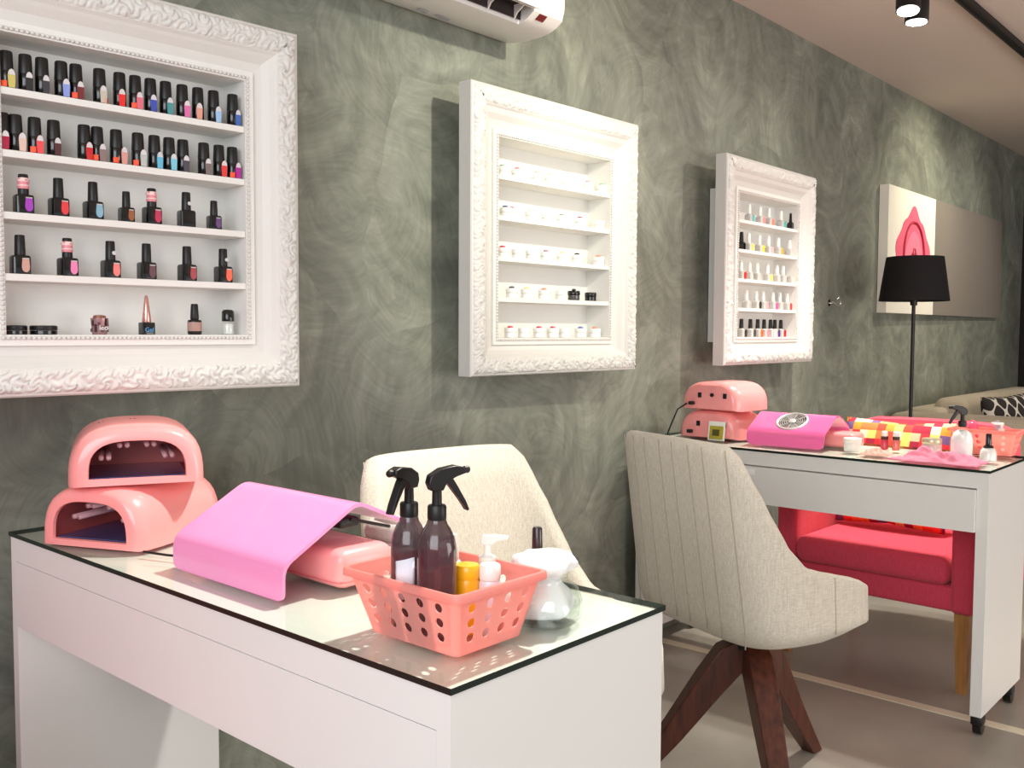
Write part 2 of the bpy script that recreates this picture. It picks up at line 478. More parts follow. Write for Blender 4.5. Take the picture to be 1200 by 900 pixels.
W1, H1 = .715, .767
a1 = radians(-4.1)
fx1, fy1 = 1.278 - W1 * cos(a1), 1.752 - W1 * sin(a1)
cab1, T1 = cabinet('nearest large white carved cabinet, cut by the left edge, full of dark nail polish', fx1, fy1, a1, W1, H1, .118, .113, .120, 1.005, WY - 1.752 - .06, True)
W2, H2 = .764, .795
a2 = radians(-1.35)
cab2, T2 = cabinet('brightly lit white carved cabinet between the other two, holding small white jars', 1.864, 1.79, a2, W2, H2, .130, .106, .124, 1.004, .118, True)
W3, H3 = .785, .800
cab3, T3 = cabinet('farthest white carved cabinet, above the stacked pink lamps, holding pale bottles', 3.247, 1.79, 0, W3, H3, .130, .108, .130, 1.001, .136, False)

def shelf_pt(px, y_in, x0, y0, a):
    """local position along a cabinet of what is seen at image column px, y_in behind the front plane"""
    n = Vector((-sin(a), cos(a))); u = Vector((cos(a), sin(a)))
    P = Vector((x0, y0)) + n * y_in
    d = Fw + Rr * ((px - 600) / F_PX); d = Vector((d.x, d.y))
    t = P.dot(n) / d.dot(n)
    return (d * t - P).dot(u)

_mesh = {}
def cached(key, fn):
    if key not in _mesh: _mesh[key] = fn()
    return _mesh[key]
def smooth_mesh(b, name, m, ang=40):
    me = b.mesh(name, m)
    me.polygons.foreach_set('use_smooth', [True] * len(me.polygons)); me.set_sharp_from_angle(angle=radians(ang))
    return me

def place(name, label, cat, cabp, cz, u, v, group, rotz=0):
    x0, y0, a = cabp
    x = x0 + u * cos(a) - v * sin(a); y = y0 + u * sin(a) + v * cos(a)
    return thing(name, label, cat, (x, y, cz), a + rotz, group)
def pm(rgb, rough=.25): return mat('lacquer_%02x%02x%02x' % rgb, rgb, rough, coat=.5, var=.01)

ORD = ['first', 'second', 'third', 'fourth', 'fifth', 'sixth', 'seventh', 'eighth', 'ninth', 'tenth', 'eleventh', 'twelfth', 'thirteenth', 'fourteenth']
C1 = (fx1, fy1, a1); C2 = (1.864, 1.79, a2); C3 = (3.247, 1.79, 0)
def swatch_poly(w, h):
    pts = [(-w * .42, 0), (w * .42, 0), (w * .5, h * .55)]
    for k in range(7):
        t = pi * k / 6
        pts.append((w * .5 * cos(t), h * .68 + h * .32 * sin(t)))
    pts.append((-w * .5, h * .55))
    return pts

def tall_polish(px, row, colr, cname, tab, ordn, tipc=(215, 212, 212), swx=.3):
    v = .0355; u = shelf_pt(px, v, *C1); z = 1.005 + T1[row]
    sh = 'top' if row == 4 else 'second'
    lab = 'black tube, %s nail%s, %s from left, %s shelf, nearest cabinet' % (cname, ', orange tab' if tab else '', ordn, sh)
    t = place('nail_polish', lab, 'nail polish', C1, z, u, v, 'slim black polish tubes in the nearest cabinet', rotz=random.uniform(-.15, .1)); t.scale = (1.1,) * 3
    inst(cached('tp_body', lambda: smooth_mesh(MB().lathe([(.0100, 0), (.0108, .001), (.0110, .026), (.0103, .028)]), 'bottle', BLACKP)), 'bottle', t)
    inst(cached('tp_cap', lambda: smooth_mesh(MB().lathe([(.0106, .0275), (.0108, .029), (.0098, .0575), (.0088, .0595), (.004, .060)]), 'cap', BLACKM)), 'cap', t)
    w, h = .0112, .0295
    key = 'sw%02x%02x%02x' % colr
    def mk():
        m = MB(); m.prism(swatch_poly(w, h), -.0012, .0004)
        m.prism([(a * .92, h * .70 + (b - h * .70)) for a, b in swatch_poly(w, h) if b > h * .66], -.0017, 0.0, mi=1)
        return smooth_mesh(m, 'sample_nail', [pm(colr), pm(tipc)])
    inst(cached(key + str(tipc), mk), 'sample_nail', t, (swx * .011, -.0118, .0005))
    if tab:
        tb = cached('tab', lambda: smooth_mesh(MB().box(-.0045, .0045, -.0008, .0008, 0, .0095, bev=.0003), 'sticker', mat('orange_red_sticker', (255, 84, 42), .5)))
        inst(tb, 'sticker', t, (-.006 if tab > 0 else .0078, -.0105 if tab > 0 else -.0095, .001), rotz=-.5 if tab > 0 else .8)

row1 = [(16, (206, 190, 110), 'pale yellow', 1, .45), (38, (46, 44, 46), 'black', 0, .3), (57, (58, 58, 66), 'charcoal', 0, .2), (79, (140, 158, 222), 'periwinkle', 0, .5), (96, (118, 44, 48), 'dark red', 1, .3), (123, (200, 190, 172), 'cream', -1, .25), (146, (232, 46, 44), 'bright red', 0, .1), (164, (226, 110, 130), 'rose pink', 1, .3), (181.5, (64, 82, 176), 'royal blue', 0, .2), (199, (70, 148, 152), 'teal', 0, .3), (218, (222, 112, 170), 'candy pink', 0, .5), (236, (226, 158, 140), 'peach', 0, -.1), (254, (158, 196, 232), 'pale blue', 0, .4), (276, (56, 100, 180), 'denim blue', 0, .4)]
for i, (px, c, n, tb, sx) in enumerate(row1): tall_polish(px, 4, c, n, tb, ORD[i], swx=sx)
row2 = [(10, (170, 26, 62), 'crimson', 0, .2), (25, (226, 192, 176), 'blush', 0, .7), (47, (240, 80, 84), 'coral', 1, .4), (69, (84, 40, 44), 'dark brown', 0, .1), (104, (206, 32, 34), 'scarlet', 0, .4), (119, (140, 116, 112), 'grey brown', 1, .5), (141, (222, 158, 148), 'pale pink', 1, .8), (166, (188, 190, 186), 'silver grey', 1, .6), (185, (100, 188, 222), 'sky blue', 0, .4), (202, (124, 200, 222), 'ice blue', 0, .4), (218, (74, 66, 80), 'plum grey', 0, .2), (242, (122, 106, 104), 'taupe', 0, .4), (259.5, (226, 56, 52), 'tomato red', 0, .5), (275, (182, 28, 154), 'magenta', 1, .5)]
for i, (px, c, n, tb, sx) in enumerate(row2): tall_polish(px, 3, c, n, tb, ORD[i], swx=sx)

def square_polish(px, row, colr, cname, kind, small=False):
    v = .039; u = shelf_pt(px, v, *C1); z = 1.005 + T1[row]
    sh = {2: 'middle', 1: 'fourth'}[row]
    ex = {'plain': 'plain cap', 'wrap': 'pink patterned cap', 'dot': 'silver dot cap'}[kind]
    lab = 'square black polish bottle, %s nail, %s, %s shelf of nearest cabinet' % (cname, ex, sh)
    if cname == 'black': lab = 'all black square-shouldered polish bottle with silver dot on its cap'
    t = place('nail_polish', lab, 'nail polish', C1, z, u, v, 'square-shouldered polish bottles in the nearest cabinet', rotz=random.uniform(-.1, .15))
    s = .94 if small else 1.12; t.scale = (s,) * 3
    inst(cached('sq_body', lambda: smooth_mesh(MB().lathe([(.0130, 0), (.0142, .0012), (.0142, .027), (.0128, .0298), (.007, .0315)], 32, sq=6), 'bottle', BLACKP, 30)), 'bottle', t)
    inst(cached('sq_cap', lambda: smooth_mesh(MB().lathe([(.0082, .0312), (.0084, .033), (.0076, .062), (.0068, .0635)]), 'cap', BLACKM)), 'cap', t)
    w, h = .0118, .023
    def mk():
        m = MB(); m.prism([(a, h - b) for a, b in swatch_poly(w, h)][::-1], -.001, .0006)
        m.prism([(-w * .4, h * .92), (w * .4, h * .92), (w * .44, h), (-w * .44, h)], -.0018, 0, mi=1)
        return smooth_mesh(m, 'sample_nail', [pm(colr), mat('silver_tip', (190, 184, 182), .3)])
    if cname != 'black':
        inst(cached('qs%02x%02x%02x' % colr, mk), 'sample_nail', t, (.0045, -.0145, .0028))
    if kind == 'wrap':
        def wr():
            m = MB(); m.lathe([(.0088, .040), (.0090, .041), (.0086, .051), (.0086, .0515)], cap=False)
            m.lathe([(.00855, .0515), (.0083, .0575), (.0083, .0576)], mi=1, cap=False); m.lathe([(.0087, .044), (.0093, .0445), (.0092, .046), (.0087, .0465)], mi=1, cap=False)
            for k in range(5):
                a = k * 1.25
                m.ball((.0083 * cos(a), .0083 * sin(a), .054 + .002 * (k % 2)), .002, 6, 4, mi=0)
            return smooth_mesh(m, 'cap_wrap', [mat('pink_print', (226, 140, 150), .4), mat('cream_print', (240, 208, 204), .4)])
        inst(cached('wrap', wr), 'cap_wrap', t)
    if kind == 'dot':
        inst(cached('dot', lambda: smooth_mesh(MB().lathe([(.0034, -.0003), (.0034, .0006), (.001, .0007)], 14, M=Matrix.Rotation(pi / 2, 4, 'X')), 'cap_dot', mat('silver_dot', (206, 206, 204), .35))), 'cap_dot', t, (.003, -.0082, .043))
row3 = [(32.5, (164, 60, 186), 'violet', 'wrap', 0), (73, (226, 48, 52), 'red', 'plain', 0), (113, (132, 178, 200), 'pale blue', 'plain', 0), (151.5, (150, 84, 30), 'glittery brown', 'plain', 1), (181, (190, 24, 74), 'crimson', 'wrap', 0), (221, (20, 20, 22), 'black', 'dot', 0), (253, (98, 58, 120), 'purple', 'plain', 1)]
for px, c, n, k, s in row3: square_polish(px, 2, c, n, k, s)
row4 = [(27, (206, 158, 142), 'nude', 'plain', 0), (82, (236, 122, 176), 'bubblegum pink', 'wrap', 0), (132, (238, 118, 110), 'salmon', 'dot', 0), (174, (84, 18, 34), 'dark wine', 'plain', 0), (221, (160, 22, 38), 'deep red', 'plain', 0), (263, (252, 88, 40), 'orange', 'dot', 0)]
for px, c, n, k, s in row4: square_polish(px, 1, c, n, k, s)

# bottom shelf of the nearest cabinet
zb1 = 1.005 + T1[0]
for px, w, lab in ((20, .019, 'flat black lidded pot in the bottom left corner of the nearest cabinet'), (52.5, .0235, 'wider flat black lidded pot, second on the bottom shelf')):
    t = place('cream_pot', lab, 'pot', C1, zb1, shelf_pt(px, .047, *C1), .047, 'flat black pots')
    MB().lathe([(w - .001, 0), (w, .001), (w, .007), (w - .002, .0075)], 32).build('pot', BLACKP, t, smooth=40)
    MB().lathe([(w, .0078), (w + .0003, .0085), (w + .0003, .0155), (w - .002, .017), (w * .4, .017)], 32).build('lid', BLACKM, t, smooth=40)
t = place('glitter_cup', 'small silvery pink patterned cup with white lettering on the bottom shelf', 'cup', C1, zb1, shelf_pt(118, .05, *C1), .05, None)
MB().lathe([(.0125, 0), (.0135, .001), (.0165, .032), (.0155, .032), (.0125, .003), (.003, .002)], 28).build('cup', mat('rosy_foil', (178, 140, 142), .3, metal=.6, var=.3), t, smooth=40)
m = MB()
for k in range(9):
    a = -pi / 2 + (k - 4) * .42
    m.box(-.0022, .0022, -.0006, .0006, 0, .007 + .004 * (k % 3), M=Matrix.Translation((.0157 * cos(a), .0157 * sin(a), .005 + .012 * (k % 2))) @ Matrix.Rotation(a + pi / 2, 4, 'Z'))
m.build('dark_pattern', mat('plum_foil', (70, 40, 52), .35, metal=.4), t)
MB().lathe([(.011, .030), (.0125, .032), (.011, .037), (.004, .0385)], 20).build('lid', mat('bronze_lid', (160, 112, 96), .3, metal=.7), t, smooth=40)

def text_mesh(s, size, m, name='lettering', depth=.0003):
    cu = bpy.data.curves.new(name, 'FONT'); cu.body = s; cu.size = size; cu.extrude = depth; cu.align_x = 'CENTER'
    o = bpy.data.objects.new(name, cu); COL.objects.link(o)
    bpy.context.view_layer.update()
    me = bpy.data.meshes.new_from_object(o.evaluated_get(bpy.context.evaluated_depsgraph_get()))
    bpy.data.objects.remove(o); bpy.data.curves.remove(cu)
    me.materials.clear(); me.materials.append(m); me.name = name
    return me
o = inst(text_mesh('leo', .014, mat('white_print', (240, 238, 236), .5)), 'lettering', t); o.rotation_euler = (radians(96), 0, 0); o.location = (0.001, -.0172, .009)

t = place('pointed_gel_bottle', 'dark square bottle with tall pointed rose gold cap and blue lettering', 'nail polish', C1, zb1, shelf_pt(173, .045, *C1), .045, None)
MB().lathe([(.0122, 0), (.013, .001), (.013, .0225), (.012, .0245)], 32, sq=8).build('bottle', BLACKP, t, smooth=30)
MB().lathe([(.0088, .0246), (.0092, .026), (.0064, .050), (.0032, .076), (.0012, .079)], 24).build('pointed_cap', mat('rose_gold', (214, 160, 150), .25, metal=.7), t, smooth=40)
o = inst(text_mesh('Gel', .0125, mat('blue_print', (80, 160, 215), .4)), 'lettering', t); o.rotation_euler = (radians(90), 0, 0); o.location = (0, -.0134, .006)
t = place('nail_polish', 'black polish bottle with a pinkish label band, second from the right on the bottom shelf', 'nail polish', C1, zb1, shelf_pt(229, .045, *C1), .045, None)
MB().lathe([(.0128, 0), (.0142, .002), (.0142, .028), (.013, .0305), (.007, .032)], 28).build('bottle', BLACKP, t, smooth=40)
MB().lathe([(.0144, .0075), (.0146, .008), (.0146, .0255), (.0144, .026)], 28, cap=False).build('label_band', mat('rosy_label', (176, 140, 130), .5, var=.25), t, smooth=40)
MB().lathe([(.0082, .032), (.0088, .034), (.0072, .062), (.006, .064)], 24).build('cap', BLACKM, t, smooth=40)
t = place('nail_polish', 'clear glass bottle with a rounded black cap at the right end of the bottom shelf', 'nail polish', C1, zb1, shelf_pt(268, .045, *C1), .045, None)
MB().lathe([(.0125, 0), (.0135, .002), (.0135, .025), (.011, .028)], 28).build('bottle', CLEAR, t, smooth=40)
MB().lathe([(.0105, .002), (.0105, .023)], 20).build('clear_lacquer', mat('milky_clear', (222, 222, 216), .2, coat=.5), t, smooth=40)
MB().lathe([(.0128, .0285), (.0132, .030), (.0128, .049), (.0095, .053), (.003, .0538)], 28).build('cap', BLACKP, t, smooth=40)

# ---------------------------------------------------------------- white jars in the middle cabinet
def jar_row(row, items):
    nm = {4: 'top', 3: 'second', 2: 'middle', 1: 'fourth', 0: 'bottom'}[row]
    for i, (px, dot, dn) in enumerate(items):
        v = .05; z = 1.004 + T2[row]
        if dn == 'black':
            lab = ('clear-sided black-lidded pot on the fourth shelf of the bright cabinet' if px < 680 else 'solid black square pot at the right end of the fourth shelf')
        else:
            lab = 'small white pot%s, %s from left, %s shelf of bright cabinet' % ((', %s dot' % dn) if dn else '', ORD[i], nm)
        t = place('gel_pot', lab, 'pot', C2, z, shelf_pt(px, v, *C2), v, 'small pots in the bright cabinet')
        bmat = BLACKP if dn == 'black' else mat('white_pot_plastic', (244, 243, 238), .3, coat=.2, var=.01)
        if dn == 'black' and px < 680:
            MB().lathe([(.0175, 0), (.018, .001), (.018, .016), (.016, .017)], 28).build('pot', mat('smoked_plastic', (70, 72, 70), .2, coat=.4, var=.4), t, smooth=40)
            MB().lathe([(.019, .017), (.0195, .018), (.0195, .028), (.018, .030)], 28).build('lid', BLACKP, t, smooth=40)
            MB().lathe([(.006, .030), (.0065, .031), (.006, .036), (.003, .037)], 16).build('knob', BLACKP, t, smooth=40)
            continue
        key = 'jb' + str(dn == 'black')
        inst(cached(key, lambda: smooth_mesh(MB().lathe([(.0165, 0), (.018, .001), (.018, .0135), (.0165, .0145)], 28), 'pot', bmat)), 'pot', t)
        inst(cached(key + 'l', lambda: smooth_mesh(MB().lathe([(.0182, .0147), (.0188, .0155), (.0188, .0255), (.0175, .028), (.006, .0282)], 28), 'lid', bmat)), 'lid', t)
        if dot:
            def mk(): return smooth_mesh(MB().lathe([(.0085, .0283), (.0088, .029), (.0075, .0325), (.003, .034)], 16), 'colour_dot', pm(dot))
            inst(cached('jd%02x%02x%02x' % dot, mk), 'colour_dot', t, (-.006, -.004, 0))
RD, PKD, BLD, GN, DK, OR = (222, 60, 84), (240, 150, 160), (90, 110, 205), (150, 190, 160), (70, 60, 84), (240, 150, 110)
jar_row(4, [(588, GN, 'green'), (605, (214, 110, 110), 'red'), (628, (176, 176, 150), 'olive'), (643, (220, 200, 170), 'cream'), (664, None, ''), (686.5, PKD, 'pink'), (703, GN, 'green')])
jar_row(3, [(591.5, (70, 80, 130), 'navy'), (599.5, PKD, 'pink'), (621, (230, 225, 190), 'cream'), (640, None, ''), (657, (160, 160, 130), 'olive'), (678, (170, 90, 90), 'brick red'), (700, None, '')])
jar_row(2, [(588.5, RD, 'red'), (606, None, ''), (622, None, ''), (639, (180, 120, 140), 'mauve'), (658, (235, 235, 150), 'yellow'), (675, (50, 46, 48), 'dark grey'), (700, OR, 'orange')])
jar_row(1, [(599.5, (70, 72, 74), 'dark grey'), (617, (240, 235, 140), 'yellow'), (637, OR, 'orange'), (657, None, ''), (671.5, None, 'black'), (691, None, 'black')])
jar_row(0, [(598, RD, 'red'), (614, None, ''), (631.5, RD, 'red'), (647.5, RD, 'red'), (661, None, ''), (680, BLD, 'blue'), (696.5, OR, 'orange')])

# ---------------------------------------------------------------- pale bottles in the farthest cabinet
WCAP = mat('white_satin_cap', (240, 236, 230), .35); FROST = mat('frosted_white_glass', (196, 192, 188), .2, coat=.4, var=.05)
def far_bottle(row, px, sw, sn, ordn, black=False, cap='white'):
    nm = {4: 'top', 3: 'second', 2: 'middle', 1: 'fourth', 0: 'bottom'}[row]
    v = .055; z = 1.001 + T3[row]
    if black: lab = 'all black polish bottle at the right end of the farthest cabinet\'s top shelf' if row == 4 else 'small dark polish bottle half hidden at the left of the second shelf, farthest cabinet'
    elif cap == 'black': lab = 'black-capped bottle, %s side, %s from left, bottom shelf, farthest cabinet' % (sn, ordn)
    else: lab = 'white-capped bottle%s, %s from left, %s shelf, farthest cabinet' % ((', %s nail' % sn) if sn else '', ordn, nm)
    t = place('nail_polish', lab, 'nail polish', C3, z, shelf_pt(px, v, *C3), v, 'polish bottles in the farthest cabinet')
    bm_ = BLACKP if black else FROST; cm = BLACKM if (black or cap == 'black') else WCAP
    k = ('b' if black else 'w') + cap
    inst(cached('fb' + ('b' if black else 'w'), lambda: smooth_mesh(MB().lathe([(.0135, 0), (.0145, .001), (.0145, .028), (.012, .032), (.0078, .035)], 24, sq=5), 'bottle', bm_, 30)), 'bottle', t)
    inst(cached('fc' + str(cm.name), lambda: smooth_mesh(MB().lathe([(.0084, .035), (.0088, .037), (.0074, .071), (.006, .073)], 18), 'cap', cm)), 'cap', t)
    if sw:
        inst(cached('fs%02x%02x%02x' % sw, lambda: smooth_mesh(MB().prism(swatch_poly(.016, .030), -.0014, .0006), 'sample_nail', pm(sw))), 'sample_nail', t, (.0085, -.0156, .001), rotz=-.12)
for i, (px, c, n) in enumerate([(874, (110, 186, 188), 'teal'), (886.5, (238, 150, 150), 'pink'), (897, (242, 140, 124), 'coral'), (911, (90, 180, 176), 'green')]): far_bottle(4, px, c, n, ORD[i])
far_bottle(4, 923, None, '', '', black=True)
far_bottle(3, 865.8, None, '', '', black=True)
for i, (px, c, n) in enumerate([(874, (236, 226, 110), 'lemon'), (886.5, (240, 214, 60), 'yellow'), (897, (244, 180, 180), 'pink'), (908.5, (246, 176, 70), 'amber'), (921.5, None, '')]): far_bottle(3, px, c, n, ORD[i + 1])
for i, (px, c, n) in enumerate([(865.6, (226, 50, 50), 'red'), (875.5, None, ''), (884.5, None, ''), (896.5, (216, 226, 110), 'lime'), (907.5, None, ''), (914.5, None, ''), (923.5, None, '')]): far_bottle(2, px, c, n, ORD[i])
for i, (px, c, n) in enumerate([(872.5, None, ''), (884, (60, 60, 60), 'black'), (892, (246, 170, 176), 'blush'), (903.5, (244, 90, 150), 'hot pink'), (911.5, None, ''), (920, (226, 52, 52), 'red')]): far_bottle(1, px, c, n, ORD[i])
for i, (px, c, n) in enumerate([(867.5, (60, 60, 60), 'black'), (878, (80, 80, 80), 'dark grey'), (886.5, (238, 110, 50), 'orange'), (894, (246, 140, 160), 'pink'), (901.5, (222, 216, 210), 'grey'), (906.5, (90, 60, 130), 'purple'), (913.5, (222, 40, 66), 'red'), (926.5, None, 'plain')]): far_bottle(0, px, c, n, ORD[i], cap='black')

# ---------------------------------------------------------------- tables with a glass sheet
def nail_table(label, x0, x1, y0, y1, top, zfoot, open_=.0, wheels=False):
    root = thing('manicure_table', label, 'table', (x0, y0, 0), 0, 'white manicure tables')
    W, L = x1 - x0, y1 - y0
    th = .022
    MB().box(0, W, 0, L, top - .044, top).build('tabletop', WHITE, root)
    e = .022 if not wheels else .03
    MB().box(0, W, 0, e, zfoot, top - .044).build('side_panel', WHITE, root)
    MB().box(0, W, L - e, L, zfoot, top - .044).build('side_panel', WHITE, root)
    # drawer hung below the top
    dz0, dz1 = top - .165, top - (.0475 if wheels else .0452)
    MB().box(-open_, .018 - open_, e + .0006, L - e - .0006, dz0, dz1, bev=.0004).build('drawer_front', WHITE, root)
    MB().box(.022, .034, e + .001, L - e - .001, dz1 - .022, top - .0445).build('added_gap_backing', WHITE, root)  # backing added behind the drawer gap so the gap falls dark
    dr = MB().box(.0185 - open_, W - .17, e + .02, L - e - .02, dz0 + .012, dz0 + .018)
    dr.box(.0185 - open_, W - .17, e + .012, e + .02, dz0 + .012, dz1 - .025).box(.0185 - open_, W - .17, L - e - .02, L - e - .012, dz0 + .012, dz1 - .025)
    dr.build('drawer_tray', WHITE_M, root)
    if wheels:   # shallow finger recess plate and castors
        MB().box(-open_ - .0012, -open_ - .0002, L * .60, L * .82, dz1 - .026, dz1 - .008, bev=.0003).build('finger_pull', mat('white_pull', (246, 246, 244), .3), root)
        for yy in (.02, L - .02):
            for xx in (.045, W - .05):
                cs = MB().lathe([(.010, .058), (.010, .066)], 12, M=Matrix.Translation((xx, yy, 0)))
                cs.box(xx - .02, xx + .02, yy - .016, yy + .016, .030, .058, bev=.006)
                c = cs.build('castor', BLACKM, root, smooth=40)
                w = MB().lathe([(.010, -.012), (.022, -.011), (.023, 0), (.022, .011), (.010, .012)], 24, M=Matrix.Translation((xx + .008, yy, .023)) @ Matrix.Rotation(pi / 2, 4, 'X'))
                w.build('wheel', BLACKP, c, smooth=40)
    return root
DT = .7475; GT = .755
nail_table('near white manicure table with a long drawer, carrying the coral basket', .697, 1.107, .698, 1.845, DT - .0005, 0)
nail_table('far white manicure table on black castors beside the red armchair', 2.80, 3.205, .733, 1.88, DT - .0005, .066, open_=.012, wheels=True)
def glass_sheet(label, x0, x1, y0, y1):
    m = MB(); z0, z1 = DT, GT
    m.add([(x0, y0, z0), (x1, y0, z0), (x1, y1, z0), (x0, y1, z0), (x0, y0, z1), (x1, y0, z1), (x1, y1, z1), (x0, y1, z1)], [[0, 3, 2, 1], [4, 5, 6, 7]], 0)
    m.add([(x0, y0, z0), (x1, y0, z0), (x1, y1, z0), (x0, y1, z0), (x0, y0, z1), (x1, y0, z1), (x1, y1, z1), (x0, y1, z1)], [[0, 1, 5, 4], [1, 2, 6, 5], [2, 3, 7, 6], [3, 0, 4, 7]], 1)
    tag(m.build('glass_sheet', [GLASSTOP, GLASSEDGE]), label, 'glass sheet', 'glass sheets on the tables')
glass_sheet('clear glass sheet with a dark green edge on the near white table', .694, 1.110, .695, 1.848)
glass_sheet('clear glass sheet with a dark edge on the far white table', 2.797, 3.208, .730, 1.883)

# ---------------------------------------------------------------- curing lamps
def arch(w, h, z0, n=24, ex=2.6, flat=0):
    """closed loop in the xz plane: arch over a straight base"""
    pts = []
    for k in range(n + 1):
        t = pi * k / n
        c, s_ = cos(t), sin(t)
        q = (abs(c) ** ex + abs(s_) ** ex) ** (-1 / ex)
        pts.append((c * q * w / 2, z0 + s_ * q * h))
    m = 7
    for k in range(1, m):
        pts.append((-w / 2 + w * k / m, z0))
    return pts
def curing_lamp(label, loc, rotz, W=.215, H=.106, D=.24, back=False):
    root = thing('curing_lamp', label, 'nail lamp', loc, rotz, 'pink curing lamps')
    # local: opening faces -y
    def ring(w, h, z0, y, ex=3.1): return [(x, y, z) for x, z in arch(w, h, z0, ex=ex)]
    r = [ring(W * .30, H * .30, .03, D), ring(W * .80, H * .82, .006, D), ring(W * .93, H * .94, .002, D - .010), ring(W, H, 0, D - .035), ring(W, H, 0, .045),
         ring(W * .985, H * .985, 0, .022), ring(W * .93, H * .94, 0, .006), ring(W * .86, H * .87, .001, 0), ring(W * .715, H * .635, .0115, .001), ring(W * .70, H * .62, .0128, .006)]
    MB().loft(r, cap0=True, cap1=False).build('housing', PINK, root, smooth=50)
    MB().loft([ring(W * .70, H * .62, .0128, .006), ring(W * .74, H * .66, .011, .012), ring(W * .82, H * .74, .010, .03), ring(W * .84, H * .76, .010, D - .04)], cap0=False, cap1=True).build('lining', PINKIN, root, smooth=50)
    MB().box(-W * .36, W * .36, .014, D - .05, .0115, .0135, bev=.0005).build('tray', mat('blue_mirror_tray', (66, 76, 124), .15, coat=.5, var=.2), root)
    tb = mat('lamp_tube_glass', (196, 150, 156), .2, coat=.5)
    for xx, zz in ((-.052, .045), (.052, .045), (-.022, .066), (.022, .066)):
        MB().tube([(xx - .006, .03, zz), (xx - .006, D - .06, zz), (xx + .000, D - .052, zz), (xx + .006, D - .06, zz), (xx + .006, .03, zz)], .0045, 8).build('tube', tb, root, smooth=True)
    v = MB()
    for k in range(9):
        v.box(-.062 + .0075 * k, -.0585 + .0075 * k, .13, .142, H * .90, H * (1.0005 - .05 * ((8 - k) / 8) ** 2.2))
    v.M = Matrix.Identity(4)
    v.build('vent', mat('dark_vent_slot', (120, 50, 54), .6), root)
    if back:
        for xx in (-.065, .035):
            MB().box(xx - .007, xx + .007, D - .004, D + .003, .044, .062, bev=.001).build('switch', BLACKP, root)
        MB().lathe([(.007, 0), (.007, .006), (.004, .007)], 16, M=Matrix.Translation((-.015, D - .001, .055)) @ Matrix.Rotation(-pi / 2, 4, 'X')).build('timer_knob', BLACKP, root, smooth=40)
        MB().box(.055, .075, D - .004, D + .014, .018, .03, bev=.003).build('plug', BLACKM, root)
    return root
# lower lamp: front from (.705,1.71) to (.79,1.513)
def lamp_frame(A, B):
    A = Vector(A); B = Vector(B); mid = (A + B) / 2; d = B - A
    return (mid.x, mid.y), math.atan2(d.y, d.x)
(mx_, my_), ra = lamp_frame((.690, 1.707), (.776, 1.510))
curing_lamp('lower pink curing lamp resting on the near table, its window facing left', (mx_, my_, GT), ra)
(mx_, my_), ra = lamp_frame((.699, 1.606), (.897, 1.512))
curing_lamp('upper pink curing lamp stacked crosswise on the lower one at the near table', (mx_, my_, GT + .1065), ra, W=.222, H=.103, D=.235)
c = MB().tube([(.99, 1.60, GT + .02), (1.02, 1.56, GT + .006), (1.03, 1.50, GT + .004), (1.01, 1.43, GT + .004), (.98, 1.40, GT + .004)], .0025, 6)
tag(c.build('power_cord', BLACKM, smooth=True), 'thin black cord on the near table between the lamps and the pink dust collector', 'cord')
c = MB().tube([(.775, 1.500, GT + .004), (.79, 1.455, GT + .003), (.80, 1.43, GT + .003), (.83, 1.40, GT + .003)], .0022, 6)
tag(c.build('power_cord', BLACKM, smooth=True), 'short cord stub on the glass between the lower curing lamp and the pink sheet', 'cord')

# far stack: backs turned to the viewer
curing_lamp('lower curing lamp of the far stack, with a yellow and white leaflet leaning on it', (3.175, 1.700, GT), radians(93), D=.225, W=.23, H=.10, back=True)
curing_lamp('upper curing lamp of the far stack, back panel with switches facing left', (3.165, 1.672, GT + .1005), radians(88), D=.225, W=.23, H=.10, back=True)
c = MB().tube([(2.940, 1.765, GT + .122), (2.918, 1.790, GT + .100), (2.912, 1.812, GT + .045), (2.925, 1.835, GT + .008), (2.97, 1.850, GT + .004)], .0028, 8)
tag(c.build('power_cord', BLACKM, smooth=True), 'black cord hanging down the left side of the far lamp stack', 'cord')
t = thing('gel_leaflet', 'small yellow and white card leaning on the far lower curing lamp', 'leaflet', (2.925, 1.640, GT), radians(-90))
MB().box(-.032, .032, -.0015, .0015, 0, .066, bev=.0004, M=Matrix.Rotation(radians(-8), 4, 'X')).build('card', mat('white_card', (236, 236, 228), .5), t)
MB().box(-.026, .026, -.0026, -.0016, .004, .050, M=Matrix.Rotation(radians(-8), 4, 'X')).build('printed_panel', mat('olive_gold_print', (176, 160, 52), .4, var=.3), t)
MB().box(-.015, .012, -.0032, -.0027, .016, .038, M=Matrix.Rotation(radians(-8), 4, 'X')).build('dark_square', mat('dark_olive_print', (84, 78, 34), .4), t)

